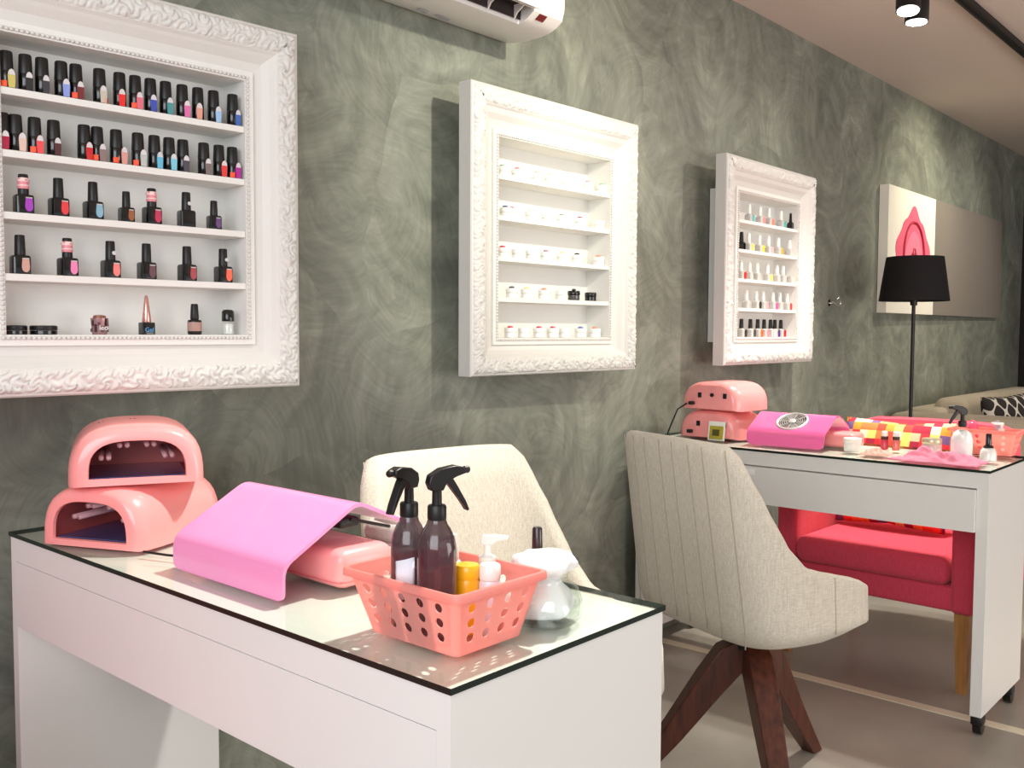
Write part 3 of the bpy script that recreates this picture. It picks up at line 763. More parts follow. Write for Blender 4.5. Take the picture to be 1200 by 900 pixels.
# ---------------------------------------------------------------- dust collectors (bent pink sheet over a cushion)
def bent_sheet(prof, w, th, n=8, cornr=.02, cut=None):
    """sheet bent along local y; prof = (x, z) polyline, rounded"""
    pts = [Vector((a, 0, b)) for a, b in prof]
    # subdivide & round corners
    out = [pts[0]]
    for i in range(1, len(pts) - 1):
        a, b, c = pts[i - 1], pts[i], pts[i + 1]
        r = min(cornr, (a - b).length * .45, (c - b).length * .45)
        p0 = b + (a - b).normalized() * r; p1 = b + (c - b).normalized() * r
        for k in range(6):
            t = k / 5; out.append(p0 * (1 - t) ** 2 + b * 2 * t * (1 - t) + p1 * t * t)
    out.append(pts[-1])
    # densify
    dn = []
    for i in range(len(out) - 1):
        m = max(1, int((out[i + 1] - out[i]).length / .01))
        for k in range(m): dn.append(out[i].lerp(out[i + 1], k / m))
    dn.append(out[-1])
    for e_ in (0, -1):
        a_, b_ = (dn[0], dn[1]) if e_ == 0 else (dn[-1], dn[-2])
        ext = [a_.lerp(b_, f) for f in (.05, .12, .22, .35, .5, .7)]
        if e_ == 0: dn = [dn[0]] + ext + dn[1:]
        else: dn = dn[:-1] + ext[::-1] + [dn[-1]]
    return dn
def sheet_mesh(dn, w, th, hole=None, endr=.02):
    total = [0.0]
    for i in range(1, len(dn)): total.append(total[-1] + (dn[i] - dn[i - 1]).length)
    L = total[-1]; ny = 28
    def halfw(s_):
        e = min(s_, L - s_)
        return w / 2 - (endr - sqrt(max(0, endr ** 2 - (endr - e) ** 2)) if e < endr else 0)
    nrm = []
    for i in range(len(dn)):
        t = (dn[min(i + 1, len(dn) - 1)] - dn[max(i - 1, 0)]).normalized(); nrm.append(Vector((-t.z, 0, t.x)))
    vs = []; fs = []
    for sgn in (1, -1):
        for i, p in enumerate(dn):
            hw = halfw(total[i])
            for j in range(ny + 1):
                q = p + nrm[i] * (sgn * th / 2); vs.append((q.x, -hw + 2 * hw * j / ny, q.z))
    nP = len(dn) * (ny + 1)
    for i in range(len(dn) - 1):
        for j in range(ny):
            a = i * (ny + 1) + j
            if hole:
                cx = (total[i] + total[i + 1]) / 2 - hole[0]; cy = -w / 2 + w * (j + .5) / ny - hole[1]
                if cx * cx + cy * cy < hole[2] ** 2: continue
            fs.append([a, a + 1, a + ny + 2, a + ny + 1]); fs.append([nP + a, nP + a + ny + 1, nP + a + ny + 2, nP + a + 1])
    for i in range(len(dn) - 1):
        for j in (0, ny):
            a = i * (ny + 1) + j; fs.append([a, a + ny + 1, nP + a + ny + 1, nP + a])
    for i in (0, len(dn) - 1):
        for j in range(ny):
            a = i * (ny + 1) + j; fs.append([a, a + 1, nP + a + 1, nP + a])
    return vs, fs, total

def cushion(name, mat_, parent, lx, ly, lz, loc, rot=0, puff=.010):
    n = 14; vs = []; fs = []
    m = MB().box(-lx / 2, lx / 2, -ly / 2, ly / 2, 0, lz, bev=min(lz, ly) * .22, seg=4)
    o = m.build(name, mat_, parent, smooth=60, loc=loc, rotz=rot)
    return o

# near dust collector
dc = thing('dust_collector', 'glossy orchid pink bent sheet of the nail dust collector on the near table', 'dust collector', (.765, 1.236, GT), 0, 'pink dust collectors')
dn = bent_sheet([(0, .0), (0, .048), (.131, .121), (.232, .076)], .288, .004, cornr=.017)
vs, fs, tot = sheet_mesh(dn, .290, .0055, endr=.012)
MB().add(vs, fs).build('bent_sheet', ORCHID, dc, smooth=35)
MB().box(.105, .145, -.135, .135, .083, .098, bev=.006).build('suction_unit', BLACKM, dc, smooth=40)
MB().tube([(.125, -.136, .096), (.20, -.136, .074)], .0025, 8).build('stay', BLACKM, dc, smooth=40)
MB().box(.155, .215, .02, .13, .0005, .006, bev=.002).build('base_plate', MAGENTA, dc, smooth=40)

t = thing('hand_cushion', 'shiny salmon pink vinyl hand cushion under the pink sheet on the near table', 'cushion', (.898, 1.155, GT), radians(0), 'pink vinyl hand cushions')
b = MB().box(-.052, .052, -.085, .085, .001, .058, bev=.017, seg=5)
b.build('pad', VINYL, t, smooth=60)
MB().tube([(.036, -.0845, .012), (-.034, -.0845, .012), (-.0480, -.080, .012), (-.0520, -.068, .012), (-.0520, .07, .012)], .001, 6).build('seam', mat('pink_thread', (226, 124, 124), .6), t)

tw = thing('rolled_cloth', 'pale grey folded cloth piled behind the pink cushion on the near table', 'cloth', (1.035, 1.16, GT), radians(6))
b = MB()
for k, (x, y, z, r, l) in enumerate(((0, 0, .018, .019, .10), (-.030, .005, .016, .017, .11), (.024, .006, .015, .016, .10), (-.012, .003, .046, .018, .10), (.016, .0, .044, .015, .09), (-.004, .004, .062, .012, .08))):
    b.tube([(x, -l / 2, z), (x, -l / 2 + .004, z), (x + .004 * sin(k), 0, z), (x, l / 2 - .004, z), (x, l / 2, z)], [r * .72, r, r * 1.05, r, r * .7], 14)
b.build('cloth', mat('light_grey_towelling', (206, 203, 194), .95, bump=(160, .6)), tw, smooth=True)

# far dust collector
dc = thing('dust_collector', 'magenta nail dust collector with a round fan grille on the far table', 'dust collector', (2.918, 1.385, GT), radians(2), 'pink dust collectors')
dn = bent_sheet([(0, .0), (0, .046), (.115, .106), (.215, .060), (.235, .025)], .262, .004, cornr=.026)
vs, fs, tot = sheet_mesh(dn, .265, .0045, hole=(.115, .0, .047))
MB().add(vs, fs).build('bent_sheet', MAGENTA, dc, smooth=35)
# grille sits in the sloping face
sl = math.atan2(.060, .115)
GM = Matrix.Translation((.0605, 0, .0795)) @ Matrix.Rotation(-sl, 4, 'Y')
b = MB(); b.M = GM
b.tube([(.049 * cos(a * pi / 20), .049 * sin(a * pi / 20), 0) for a in range(40)], .0042, 8, closed=True)
b.lathe([(.012, -.001), (.012, .003), (.008, .0045)], 18)
for r in (.019, .026, .033, .040): b.tube([(r * cos(a * pi / 16), r * sin(a * pi / 16), 0) for a in range(32)], .0011, 6, closed=True)
for k in range(8): b.tube([(.01 * cos(k * pi / 4), .01 * sin(k * pi / 4), 0), (.048 * cos(k * pi / 4), .048 * sin(k * pi / 4), 0)], .0013, 6)
b.build('fan_grille', mat('satin_silver', (214, 210, 206), .35, metal=.5), dc, smooth=40)
b = MB(); b.M = GM; b.lathe([(.047, -.022), (.047, -.006)], 28); b.build('fan_well', mat('pale_fan_well', (60, 52, 52), .5), dc, smooth=40)
t = thing('hand_cushion', 'salmon pink vinyl hand cushion under the magenta dust collector on the far table', 'cushion', (3.055, 1.290, GT), 0, 'pink vinyl hand cushions')
MB().box(-.05, .05, -.10, .10, .001, .050, bev=.015, seg=5).build('pad', VINYL, t, smooth=60)
c = MB().tube([(2.93, 1.58, GT + .004), (2.915, 1.565, GT + .003), (2.93, 1.545, GT + .003), (2.94, 1.525, GT + .003)], .002, 6)
tag(c.build('power_cord', BLACKM, smooth=True), 'thin black cord on the far table between the lamp stack and the magenta sheet', 'cord')

# ---------------------------------------------------------------- coral baskets
def basket(label, corners_base, corners_top, z0, z1, holes=(5, 4)):
    cx = sum(c[0] for c in corners_base) / 4; cy = sum(c[1] for c in corners_base) / 4
    root = thing('plastic_basket', label, 'basket', (cx, cy, z0), 0, 'coral plastic baskets')
    Bs = [Vector((c[0] - cx, c[1] - cy, .002)) for c in corners_base]; Tp = [Vector((c[0] - cx, c[1] - cy, z1 - z0)) for c in corners_top]
    # rounded plan: shorten panels near the corners and bridge them
    m = MB(); rc = .07
    def P(side, s_, t_):
        a, b = Bs[side], Bs[(side + 1) % 4]; c, d = Tp[side], Tp[(side + 1) % 4]
        return a.lerp(b, s_).lerp(c.lerp(d, s_), t_)
    for side in range(4):
        nc = holes[side % 2]; nr = 3
        s0, s1, t0, t1 = rc, 1 - rc, .14, .86
        def cell(a0, a1, b0, b1):
            c0, c1 = (a0 + a1) / 2, (b0 + b1) / 2
            wid = (P(side, a1, c1) - P(side, a0, c1)).length; hei = (P(side, c0, b1) - P(side, c0, b0)).length
            rr = min(wid, hei) * .33
            sq_, ci = [], []
            for k in range(16):
                a = 2 * pi * k / 16 + pi / 4; c_, d_ = cos(a), sin(a); q = 1 / max(abs(c_), abs(d_))
                sq_.append(P(side, c0 + c_ * q * (a1 - a0) / 2, c1 + d_ * q * (b1 - b0) / 2))
                ci.append(P(side, c0 + c_ * rr / wid * (a1 - a0), c1 + d_ * rr / hei * (b1 - b0)))
            m.loft([sq_, ci], cap0=False, cap1=False)
        for i in range(nc):
            for j in range(nr):
                cell(s0 + (s1 - s0) * i / nc, s0 + (s1 - s0) * (i + 1) / nc, t0 + (t1 - t0) * j / nr, t0 + (t1 - t0) * (j + 1) / nr)
        for (ta, tb) in ((0, t0), (t1, 1)):
            m.add([P(side, s0, ta), P(side, s1, ta), P(side, s1, tb), P(side, s0, tb)], [[0, 1, 2, 3]])
        # rounded corner to next side
        rows = []
        for t_ in (0, t0, t0 + (t1 - t0) / 3, t0 + 2 * (t1 - t0) / 3, t1, 1):
            a = P(side, s1, t_); b = P(side, 1, t_); c = P((side + 1) % 4, s0, t_)
            rows.append([a * (1 - k / 6) ** 2 + b * 2 * (k / 6) * (1 - k / 6) + c * (k / 6) ** 2 for k in range(7)])
        m.loft(rows, close=False, cap0=False, cap1=False)
    bo = m.build('body', CORAL, root, solid=.0018)
    bm = bmesh.new(); bm.from_mesh(bo.data); bmesh.ops.remove_doubles(bm, verts=bm.verts, dist=2e-5); bmesh.ops.recalc_face_normals(bm, faces=bm.faces); bm.to_mesh(bo.data); bm.free()
    fl = []
    for side in range(4):
        fl += [P(side, rc, 0), P(side, 1 - rc, 0)]
        a, b, c = P(side, 1 - rc, 0), P(side, 1, 0), P((side + 1) % 4, rc, 0)
        fl += [a * (1 - k / 4) ** 2 + b * 2 * (k / 4) * (1 - k / 4) + c * (k / 4) ** 2 for k in range(1, 4)]
    MB().add(fl, [list(range(len(fl)))]).build('base', CORAL, root, solid=.0018)
    rim = MB(); loop = []
    for side in range(4):
        for k in range(5): loop.append(P(side, rc + (1 - 2 * rc) * k / 4, 1))
        a, b, c = P(side, 1 - rc, 1), P(side, 1, 1), P((side + 1) % 4, rc, 1)
        loop += [a * (1 - k / 5) ** 2 + b * 2 * (k / 5) * (1 - k / 5) + c * (k / 5) ** 2 for k in range(1, 5)]
    rings = []
    for off, dz in ((1.0, -.001), (1.0, .0012), (1.055, .0012), (1.065, -.002), (1.065, -.008), (1.055, -.008), (1.05, -.002)):
        rings.append([Vector((p.x * off, p.y * off, p.z + dz)) for p in loop])
    rings.append(rings[0])
    rim.loft(rings, cap0=False, cap1=False).build('rim', CORAL, root, smooth=40)
    return root
basket('coral translucent plastic basket with round holes, with spray bottles, on the near table',
       [(.760, .752), (.872, .752), (.872, .900), (.760, .900)], [(.740, .733), (.893, .733), (.893, .925), (.740, .925)], GT + .0015, .836, (4, 5))
basket('coral plastic basket at the back right corner of the far table',
       [(3.145, .765), (3.245 - .05, .765), (3.195, .90), (3.145, .90)], [(3.118, .745), (3.215, .745), (3.215, .935), (3.118, .935)], GT + .0015, .835, (3, 4))

# ---------------------------------------------------------------- bottles in and around the basket
SMOKE = mat('smoky_brown_plastic', (74, 50, 58), .12, coat=.6, alpha=.8)
def trigger_head(root, z, turn=0, s=1.0):
    Mh = Matrix.Translation((0, 0, z)) @ Matrix.Rotation(turn, 4, 'Z') @ Matrix.Scale(s, 4)
    b = MB(); b.M = Mh
    b.lathe([(.0145, 0), (.0150, .002), (.0150, .020), (.0135, .023)], 24)
    b.lathe([(.008, .022), (.0075, .045), (.009, .055)], 16)
    b.build('collar', BLACKM, root, smooth=35)
    h = MB(); h.M = Mh
    h.prism([(.012, .046), (.017, .058), (.014, .070), (-.004, .080), (-.030, .084), (-.046, .080), (-.047, .071), (-.030, .066), (-.014, .058), (-.008, .046)], -.0095, .0095)
    h.lathe([(.0055, 0), (.0060, .002), (.0060, .009), (.004, .010)], 12, M=Matrix.Translation((-.046, 0, .0755)) @ Matrix.Rotation(-pi / 2, 4, 'Y'))
    h.build('spray_head', BLACKM, root, smooth=35, bev=.0015)
    g = MB(); g.M = Mh
    g.prism([(-.012, .062), (-.024, .066), (-.034, .050), (-.048, .026), (-.054, .012), (-.050, .010), (-.038, .028), (-.024, .046)], -.007, .007)
    g.build('trigger', BLACKM, root, smooth=35, bev=.001)
def spray_bottle(label, x, y, z0, h, r, turn, label_patch=False, m=None):
    t = thing('spray_bottle', label, 'spray bottle', (x, y, z0), 0, 'spray bottles')
    MB().lathe([(r * .9, 0), (r, .003), (r, h * .74), (r * .97, h * .80), (r * .88, h * .86), (r * .72, h * .92), (r * .55, h * .96), (.011, h)], 32).build('bottle', m or SMOKE, t, smooth=50)
    if label_patch:
        n = 8; a0 = radians(215); vs = []
        for zz in (h * .32, h * .66):
            for k in range(n + 1):
                a = a0 - .55 + 1.05 * k / n; vs.append(((r + .0006) * cos(a), (r + .0006) * sin(a), zz + .006 * (k / n - .5)))
        MB().add(vs, [[k, k + 1, n + 2 + k, n + 1 + k] for k in range(n)]).build('paper_label', mat('white_paper', (226, 226, 236), .7, var=.06), t, smooth=True, solid=.0004)
    trigger_head(t, h, turn, .76)
    return t
spray_bottle('smoky brown spray bottle with a white paper label, the left one in the near basket', .788, .862, GT + .004, .143, .0225, radians(12), True)
spray_bottle('smoky brown spray bottle without label, the front one in the near basket', .787, .812, GT + .004, .146, .0235, radians(160), False)

t = thing('polish_remover_bottle', 'small bright yellow bottle in the near basket beside the brown sprays', 'bottle', (.832, .805, GT + .004), 0)
MB().lathe([(.0140, 0), (.0150, .002), (.0150, .066), (.014, .068)], 24).build('bottle', mat('amber_plastic', (255, 186, 24), .3, coat=.3), t, smooth=45)
MB().lathe([(.0150, .0682), (.0154, .069), (.0154, .083), (.014, .085), (.004, .0855)], 24).build('lid', mat('amber_plastic', (255, 186, 24)), t, smooth=40)
t = thing('pump_bottle', 'slim white pump bottle behind the yellow bottle in the near basket', 'bottle', (.853, .852, GT + .004), 0)
MB().lathe([(.014, 0), (.015, .002), (.015, .070), (.010, .078)], 24).build('bottle', WCAP, t, smooth=45)
MB().lathe([(.0085, .078), (.0085, .092), (.0065, .110), (.006, .112)], 16).build('cap', WCAP, t, smooth=40)
t = thing('cuticle_oil_bottle', 'short white bottle with a flat lid, right of the yellow bottle', 'bottle', (.848, .782, GT + .004), 0)
MB().lathe([(.0125, 0), (.0135, .002), (.0135, .064), (.012, .067)], 24).build('bottle', mat('pale_lilac_plastic', (240, 226, 234), .3, coat=.3), t, smooth=45)
MB().lathe([(.0128, .0675), (.0132, .069), (.0132, .084), (.012, .086), (.004, .0865)], 24).build('lid', WCAP, t, smooth=40)
t = thing('soap_dispenser', 'white lotion dispenser with a long pump spout in the near basket', 'bottle', (.868, .805, GT + .004), 0)
MB().lathe([(.0125, 0), (.0135, .002), (.0135, .066), (.010, .074), (.0085, .078)], 24).build('bottle', mat('cloudy_plastic', (236, 226, 222), .25, coat=.3), t, smooth=45)
MB().lathe([(.0105, .078), (.011, .079), (.011, .088), (.005, .091), (.0042, .108)], 18).build('pump_collar', WCAP, t, smooth=40)
MB().prism([(-.007, 0), (.006, -.001), (.012, .004), (.026, .0065), (.027, .0105), (.010, .012), (-.006, .011), (-.009, .006)], -.0045, .0045, M=Matrix.Translation((0, 0, .104)) @ Matrix.Rotation(radians(-55), 4, 'Z')).build('spout', WCAP, t, smooth=40, bev=.001)
t = thing('nail_polish', 'tiny patterned pot lying low in the right end of the near basket', 'nail polish', (.857, .765, GT + .004), 0)
MB().lathe([(.0095, 0), (.0105, .001), (.0105, .030), (.008, .034)], 20).build('bottle', mat('speckled_pot', (230, 140, 130), .3, var=.5), t, smooth=40)
MB().lathe([(.0085, .034), (.0085, .052), (.007, .054)], 18).build('cap', WCAP, t, smooth=40)

# glass jar of cotton wool with a polish bottle behind
t = thing('cotton_jar', 'clear glass jar overflowing with white cotton wool beside the near basket', 'jar', (.947, .778, GT), radians(20))
JS = Matrix.Diagonal((1.12, 1.12, .76, 1))
MB().lathe([(.036, 0), (.041, .004), (.042, .030), (.036, .056), (.026, .068), (.0255, .074), (.029, .080), (.027, .080), (.0235, .074), (.024, .067), (.034, .055), (.0395, .030), (.0385, .006), (.01, .005)], 40, sq=3.4, M=JS).build('jar', CLEAR, t, smooth=50)
def blob(rings, seed, amp, n=36):
    out = []
    for r, z in rings:
        out.append([(0, 0, 0)] * n)
        for k in range(n):
            a = 2 * pi * k / n; p = Vector((r * cos(a), r * sin(a), z))
            d = 1 + amp * noise.noise(Vector((p.x * 45 + seed, p.y * 45, p.z * 45))) + amp * .5 * noise.noise(Vector((p.x * 110 + seed, p.y * 110, p.z * 110)))
            out[-1][k] = (p.x * d, p.y * d, z)
    return out
MB().loft(blob([(.026, .009), (.0335, .015), (.0345, .032), (.030, .050), (.020, .066), (.0205, .074), (.028, .084), (.037, .092), (.040, .101), (.034, .111), (.018, .116), (.004, .117)], 3, .30), M=JS).build('cotton_wool', COTTON, t, smooth=True)
t = thing('nail_polish', 'dark brown polish cap poking up behind the cotton jar on the near table', 'nail polish', (1.005, .838, GT), radians(10), scale=.86)
MB().lathe([(.012, 0), (.013, .002), (.013, .055), (.009, .062)], 24).build('bottle', mat('white_bottle_glass', (240, 238, 236), .2, coat=.4), t, smooth=40)
MB().lathe([(.0085, .062), (.0095, .064), (.0080, .118), (.0065, .121), (.002, .1215)], 20).build('cap', mat('dark_aubergine_cap', (48, 28, 34), .25, coat=.4), t, smooth=40)

# ---------------------------------------------------------------- small things on the far table
t = thing('cream_pot', 'white lidded cream pot standing near the front edge of the far table', 'pot', (2.965, 1.178, GT), 0)
MB().lathe([(.024, 0), (.0255, .002), (.0265, .026), (.025, .028)], 28).build('pot', WCAP, t, smooth=40)
MB().lathe([(.0272, .0282), (.0278, .030), (.0278, .040), (.026, .042), (.005, .0425)], 28).build('lid', WCAP, t, smooth=40)
for k, (x, y) in enumerate(((3.075, 1.118), (3.085, 1.085))):
    t = thing('oil_bottle', ('left' if k == 0 else 'right') + ' of two tiny red bottles with white caps and dark collars on the far table', 'bottle', (x, y, GT), 0, 'tiny red bottles')
    MB().lathe([(.011, 0), (.012, .001), (.012, .030), (.009, .034)], 20).build('bottle', mat('cherry_liquid' if k == 0 else 'pale_red_liquid', (205, 60, 80) if k == 0 else (232, 120, 112), .2, coat=.5), t, smooth=40)
    MB().lathe([(.0112, .034), (.0115, .035), (.0115, .043), (.010, .044)], 20).build('collar', mat('brown_collar', (70, 34, 30), .4), t, smooth=40)
    MB().lathe([(.0098, .044), (.010, .045), (.0095, .058), (.007, .060)], 20).build('cap', WCAP, t, smooth=40)
t = thing('cosmetic_jar', 'glass cosmetic jar with a flat champagne lid near the back of the far table', 'jar', (3.075, .972, GT), 0)
MB().lathe([(.026, 0), (.029, .003), (.029, .028), (.026, .032)], 28).build('jar', mat('rosy_glass', (222, 190, 190), .15, coat=.6, var=.15), t, smooth=40)
MB().lathe([(.0285, .032), (.0295, .034), (.0295, .046), (.028, .048), (.005, .0485)], 28).build('lid', mat('champagne_metal', (206, 196, 170), .3, metal=.6), t, smooth=40)
def crumple(name, label, loc, sx, sy, h, m, seed, cat):
    n = 34; vs = []; fs = []
    for i in range(n + 1):
        for j in range(n + 1):
            u, v = i / n * 2 - 1, j / n * 2 - 1
            e = max(0, 1 - max(abs(u), abs(v)) ** 3)
            q = Vector((u * 2.1 + seed, v * 2.1, seed))
            rg = abs(noise.noise(q)) + .6 * abs(noise.noise(q * 2.3))
            w = 1 + .16 * noise.noise(Vector((u * 1.5, v * 1.5, seed + 4)))
            vs.append((u * sx * w, v * sy * w, .002 + h * (.25 + 1.6 * rg) * e))
    for i in range(n):
        for j in range(n):
            a = i * (n + 1) + j; fs.append([a, a + n + 1, a + n + 2, a + 1])
    o = MB().add(vs, fs).build(name, m, smooth=True, solid=.0012, loc=loc)
    return tag(o, label, cat)
GAUZE = translucent_mat('pink_gauze', (255, 170, 198), .4, .7)
crumple('gauze_cloth', 'crumpled pale pink gauze cloth along the front edge of the far table', (2.895, .895, GT), .060, .120, .023, GAUZE, 3.3, 'cloth')
crumple('tissue', 'small crumpled coral tissue between the white pot and the pink gauze', (2.925, 1.090, GT), .035, .040, .014, mat('coral_tissue', (250, 176, 164), .8), 8.1, 'tissue')
t = spray_bottle('clear spray bottle stuffed with cotton, black trigger head, on the far table', 2.995, .862, GT + .0, .098, .033, radians(-45), m=CLEAR)
MB().loft(blob([(.02, .004), (.029, .008), (.030, .060), (.024, .078), (.012, .088)], 9, .05)).build('cotton_wool', COTTON, t, smooth=True)
t = thing('nail_polish', 'white polish bottle with a black cap at the right front of the far table', 'nail polish', (3.02, .795, GT), 0)
MB().lathe([(.021, 0), (.0235, .002), (.0225, .026), (.017, .036), (.010, .040)], 28).build('bottle', mat('milky_glass', (232, 234, 228), .15, coat=.5), t, smooth=40)
MB().lathe([(.0145, .0395), (.015, .041), (.012, .045), (.0085, .047), (.0078, .078), (.0065, .080)], 24).build('cap', BLACKP, t, smooth=40)
# things standing in the far basket
t = thing('soap_dispenser', 'white pump dispenser in the far coral basket', 'bottle', (3.172, .800, GT + .004), 0)
MB().lathe([(.012, 0), (.013, .002), (.013, .060), (.008, .070)], 20).build('bottle', WCAP, t, smooth=40)
MB().lathe([(.009, .070), (.009, .078), (.004, .081), (.004, .092)], 16).build('pump_collar', WCAP, t, smooth=40)
MB().prism([(-.005, 0), (.020, .001), (.030, .004), (.030, .008), (-.005, .008)], -.005, .005, M=Matrix.Translation((0, 0, .090)) @ Matrix.Rotation(radians(130), 4, 'Z')).build('spout', WCAP, t, smooth=40, bev=.001)
t = thing('lotion_bottle', 'round-topped hot pink bottle in the far coral basket', 'bottle', (3.165, .880, GT + .004), 0)
MB().lathe([(.014, 0), (.015, .002), (.016, .070), (.014, .088), (.007, .096)], 24).build('bottle', mat('hot_pink_plastic', (244, 90, 130), .3, coat=.3), t, smooth=50)
MB().lathe([(.007, .096), (.0065, .100), (.003, .101)], 16).build('cap', mat('hot_pink_plastic', (244, 90, 130)), t, smooth=40)
t = thing('nail_file', 'lilac grey nail file sticking out of the far coral basket', 'nail file', (3.178, .775, GT + .006), 0)
MB().box(-.0015, .0015, -.009, .009, 0, .108, bev=.0006, M=Matrix.Rotation(radians(-24), 4, 'X')).build('board', mat('lilac_board', (196, 178, 196), .6, var=.1), t)

# ---------------------------------------------------------------- air conditioner
ac = thing('air_conditioner', 'white wall air conditioner at the top edge with its louvre open', 'air conditioner', (1.30, WY, 1.984))
AL = .845
pf = [(0, 0), (-.03, -.010), (-.09, -.017), (-.15, -.016), (-.185, -.010)]          # (y, z) underside from the wall
slot_end = AL - .130
fr_ = [(-.226, .012), (-.234, .040), (-.240, .24), (-.225, .262), (0, .266)]
acm = MB()
acm.prism(pf[:-1] + [(-.172, -.0135), (-.176, .048), (-.214, .050), (-.218, .020)] + fr_[1:], 0.03, slot_end, axis='x')
acm.prism(pf + [(-.205, -.002)] + fr_, slot_end, AL - .008, axis='x')
acm.prism(pf + [(-.205, -.002)] + fr_, 0, .03, axis='x')
acm.prism([(y * .97, z * .96 + .002) for y, z in pf + [(-.205, -.002)] + fr_], AL - .008, AL, axis='x')
acm.build('body', mat('white_abs', (238, 234, 230), .35, coat=.15, var=.01), ac, smooth=25)
MB().box(.032, slot_end - .002, -.2125, -.1775, .030, .034).build('outlet_top_shade', mat('outlet_shade', (44, 34, 34), .7), ac)  # dark sheet paints in the shade at the top of the outlet slot
for k in range(7):
    x = .055 + k * .105
    MB().prism([(-.1800, -.009), (-.180, .029), (-.213, .029), (-.216, .022), (-.190, .006)], x, x + .004, axis='x').build('fin', mat('white_fin', (232, 222, 216), .45), ac)
MB().prism([(-.219, .021), (-.2195, .0245), (-.262, .008), (-.2615, .0045)], .03, slot_end - .002, axis='x', M=Matrix.Translation((0, 0, 0))).build('louvre', mat('white_abs', (238, 234, 230)), ac)
MB().prism([(-.208, -.0028), (-.2245, .0092), (-.2235, .0110), (-.207, -.0010)], .742, .774, axis='x').build('display', mat('dark_red_display', (104, 34, 36), .2, coat=.4), ac)
MB().box(.032, slot_end - .002, -.1795, -.1776, -.004, .0295).build('outlet_back_shade', mat('outlet_shade', (44, 34, 34)), ac)  # dark panel paints in the shade at the back of the slot
g = MB()
for (xx, w) in ((AL - .40, .035), (AL - .335, .05)):
    g.box(xx, xx + w, -.062, -.048, -.0168, -.0155)
g.build('rating_label', mat('grey_label_print', (176, 172, 178), .5, var=.2), ac)

# ---------------------------------------------------------------- ceiling track and spots
tr = thing('track_rail', 'black lighting rail running along the ceiling, parallel to the plaster wall', 'track rail', (2.6, 1.215, CZ))
MB().box(0, 5.3, -.018, .018, -.030, 0, bev=.002).build('rail', BLACKT, tr)
MB().box(.0, 5.3, -.006, .006, -.0315, -.0302).build('conductor_slot', mat('dark_slot', (8, 8, 8), .8), tr)
SPOTL = mat('lit_spot_face', (255, 250, 238), .4, emit=((255, 246, 226), 18))
def spot(label, x, y, z, tilt, az):
    t = thing('track_spotlight', label, 'spotlight', (x, y, z), 0, 'black ceiling spotlights')
    Mx = Matrix.Rotation(az, 4, 'Z') @ Matrix.Rotation(tilt, 4, 'Y')
    b = MB(); b.M = Mx; b.lathe([(.036, 0), (.041, 0), (.041, .105), (.036, .115), (.01, .117)], 28); b.build('can', BLACKT, t, smooth=40)
    b = MB(); b.M = Mx; b.lathe([(.0355, -.0005), (.035, -.0025), (.001, -.003)], 28); b.build('lens', SPOTL, t, smooth=40)
    hz = CZ - .031 - z
    MB().box(-.03, .03, -.012, .012, hz - .022, hz, bev=.002).build('adapter', BLACKT, t)
    MB().tube([(0, 0, .10), (0, 0, hz - .02)], .007, 10).build('stem', BLACKT, t, smooth=40)
spot('nearer black ceiling spotlight, tilted, its lit face turned to the room', 3.455, 1.215, 2.250, radians(12), radians(20))
spot('farther black ceiling spotlight hanging straight down just behind the tilted one', 3.60, 1.235, 2.250, radians(2), 0)

# ---------------------------------------------------------------- wall hook, picture
t = thing('wall_hook', 'small chrome coat hook on the plaster wall right of the farthest cabinet', 'hook', (4.517, WY, 1.273))
MB().lathe([(.016, 0), (.016, .004), (.008, .006)], 20, M=Matrix.Rotation(pi / 2, 4, 'X')).build('rose', CHROME, t, smooth=40)
MB().tube([(0, -.004, 0), (0, -.03, -.004), (0, -.045, -.018), (0, -.058, -.010), (0, -.060, .010)], .0045, 10).build('prong', CHROME, t, smooth=True)
MB().tube([(0, -.02, -.002), (.012, -.04, .02), (.015, -.05, .035)], .0045, 10).build('prong', CHROME, t, smooth=True)

PX0, PX1, PZ0, PZ1 = 5.135, 7.40, 1.236, 1.915
pc = thing('wall_panel', 'wide wall panel, half white with a pink emblem and half plain grey, behind the floor lamp', 'picture', (PX0, WY - .052, PZ0), radians(.7))
PW, PH = PX1 - PX0, PZ1 - PZ0; DV = .78
MB().box(0, DV, 0, .05, 0, PH, bev=.001).build('white_section', mat('white_canvas', (240, 235, 222), .6), pc)
MB().box(DV + .0005, PW, 0, .05, 0, PH, bev=.001).build('grey_section', mat('grey_canvas', (128, 120, 112), .7), pc)
def blobline(cx, cz, rx, rz, n=60, wob=.0, k=7, top=0):
    out = []
    for i in range(n):
        a = 2 * pi * i / n
        r = 1 + wob * sin(k * a + .2)
        z = sin(a) * rz * r
        if top and sin(a) > .86: z += top * ((sin(a) - .86) / .14) ** 1.6
        out.append((cx + cos(a) * rx * r * (1 - .25 * max(0, sin(a))), cz + z))
    return out
ex, ez = .40, .345
MB().prism(blobline(ex, ez, .285, .205, n=120, wob=.03, k=9, top=.045), -.004, -.0002).build('emblem', mat('emblem_pink', (238, 104, 132), .5), pc)
arc = [(ex + .17 * cos(a), -.006, ez - .03 + .195 * sin(a)) for a in [radians(-12 + 204 * k / 30) for k in range(31)]]
MB().tube(arc, .0075, 8).build('emblem_arch', mat('emblem_crimson', (176, 36, 62), .5), pc)
MB().prism(blobline(ex, ez - .045, .155, .16), -.0065, -.0042).build('emblem_inset', mat('emblem_light_pink', (246, 130, 156), .5), pc)
cr = MB()
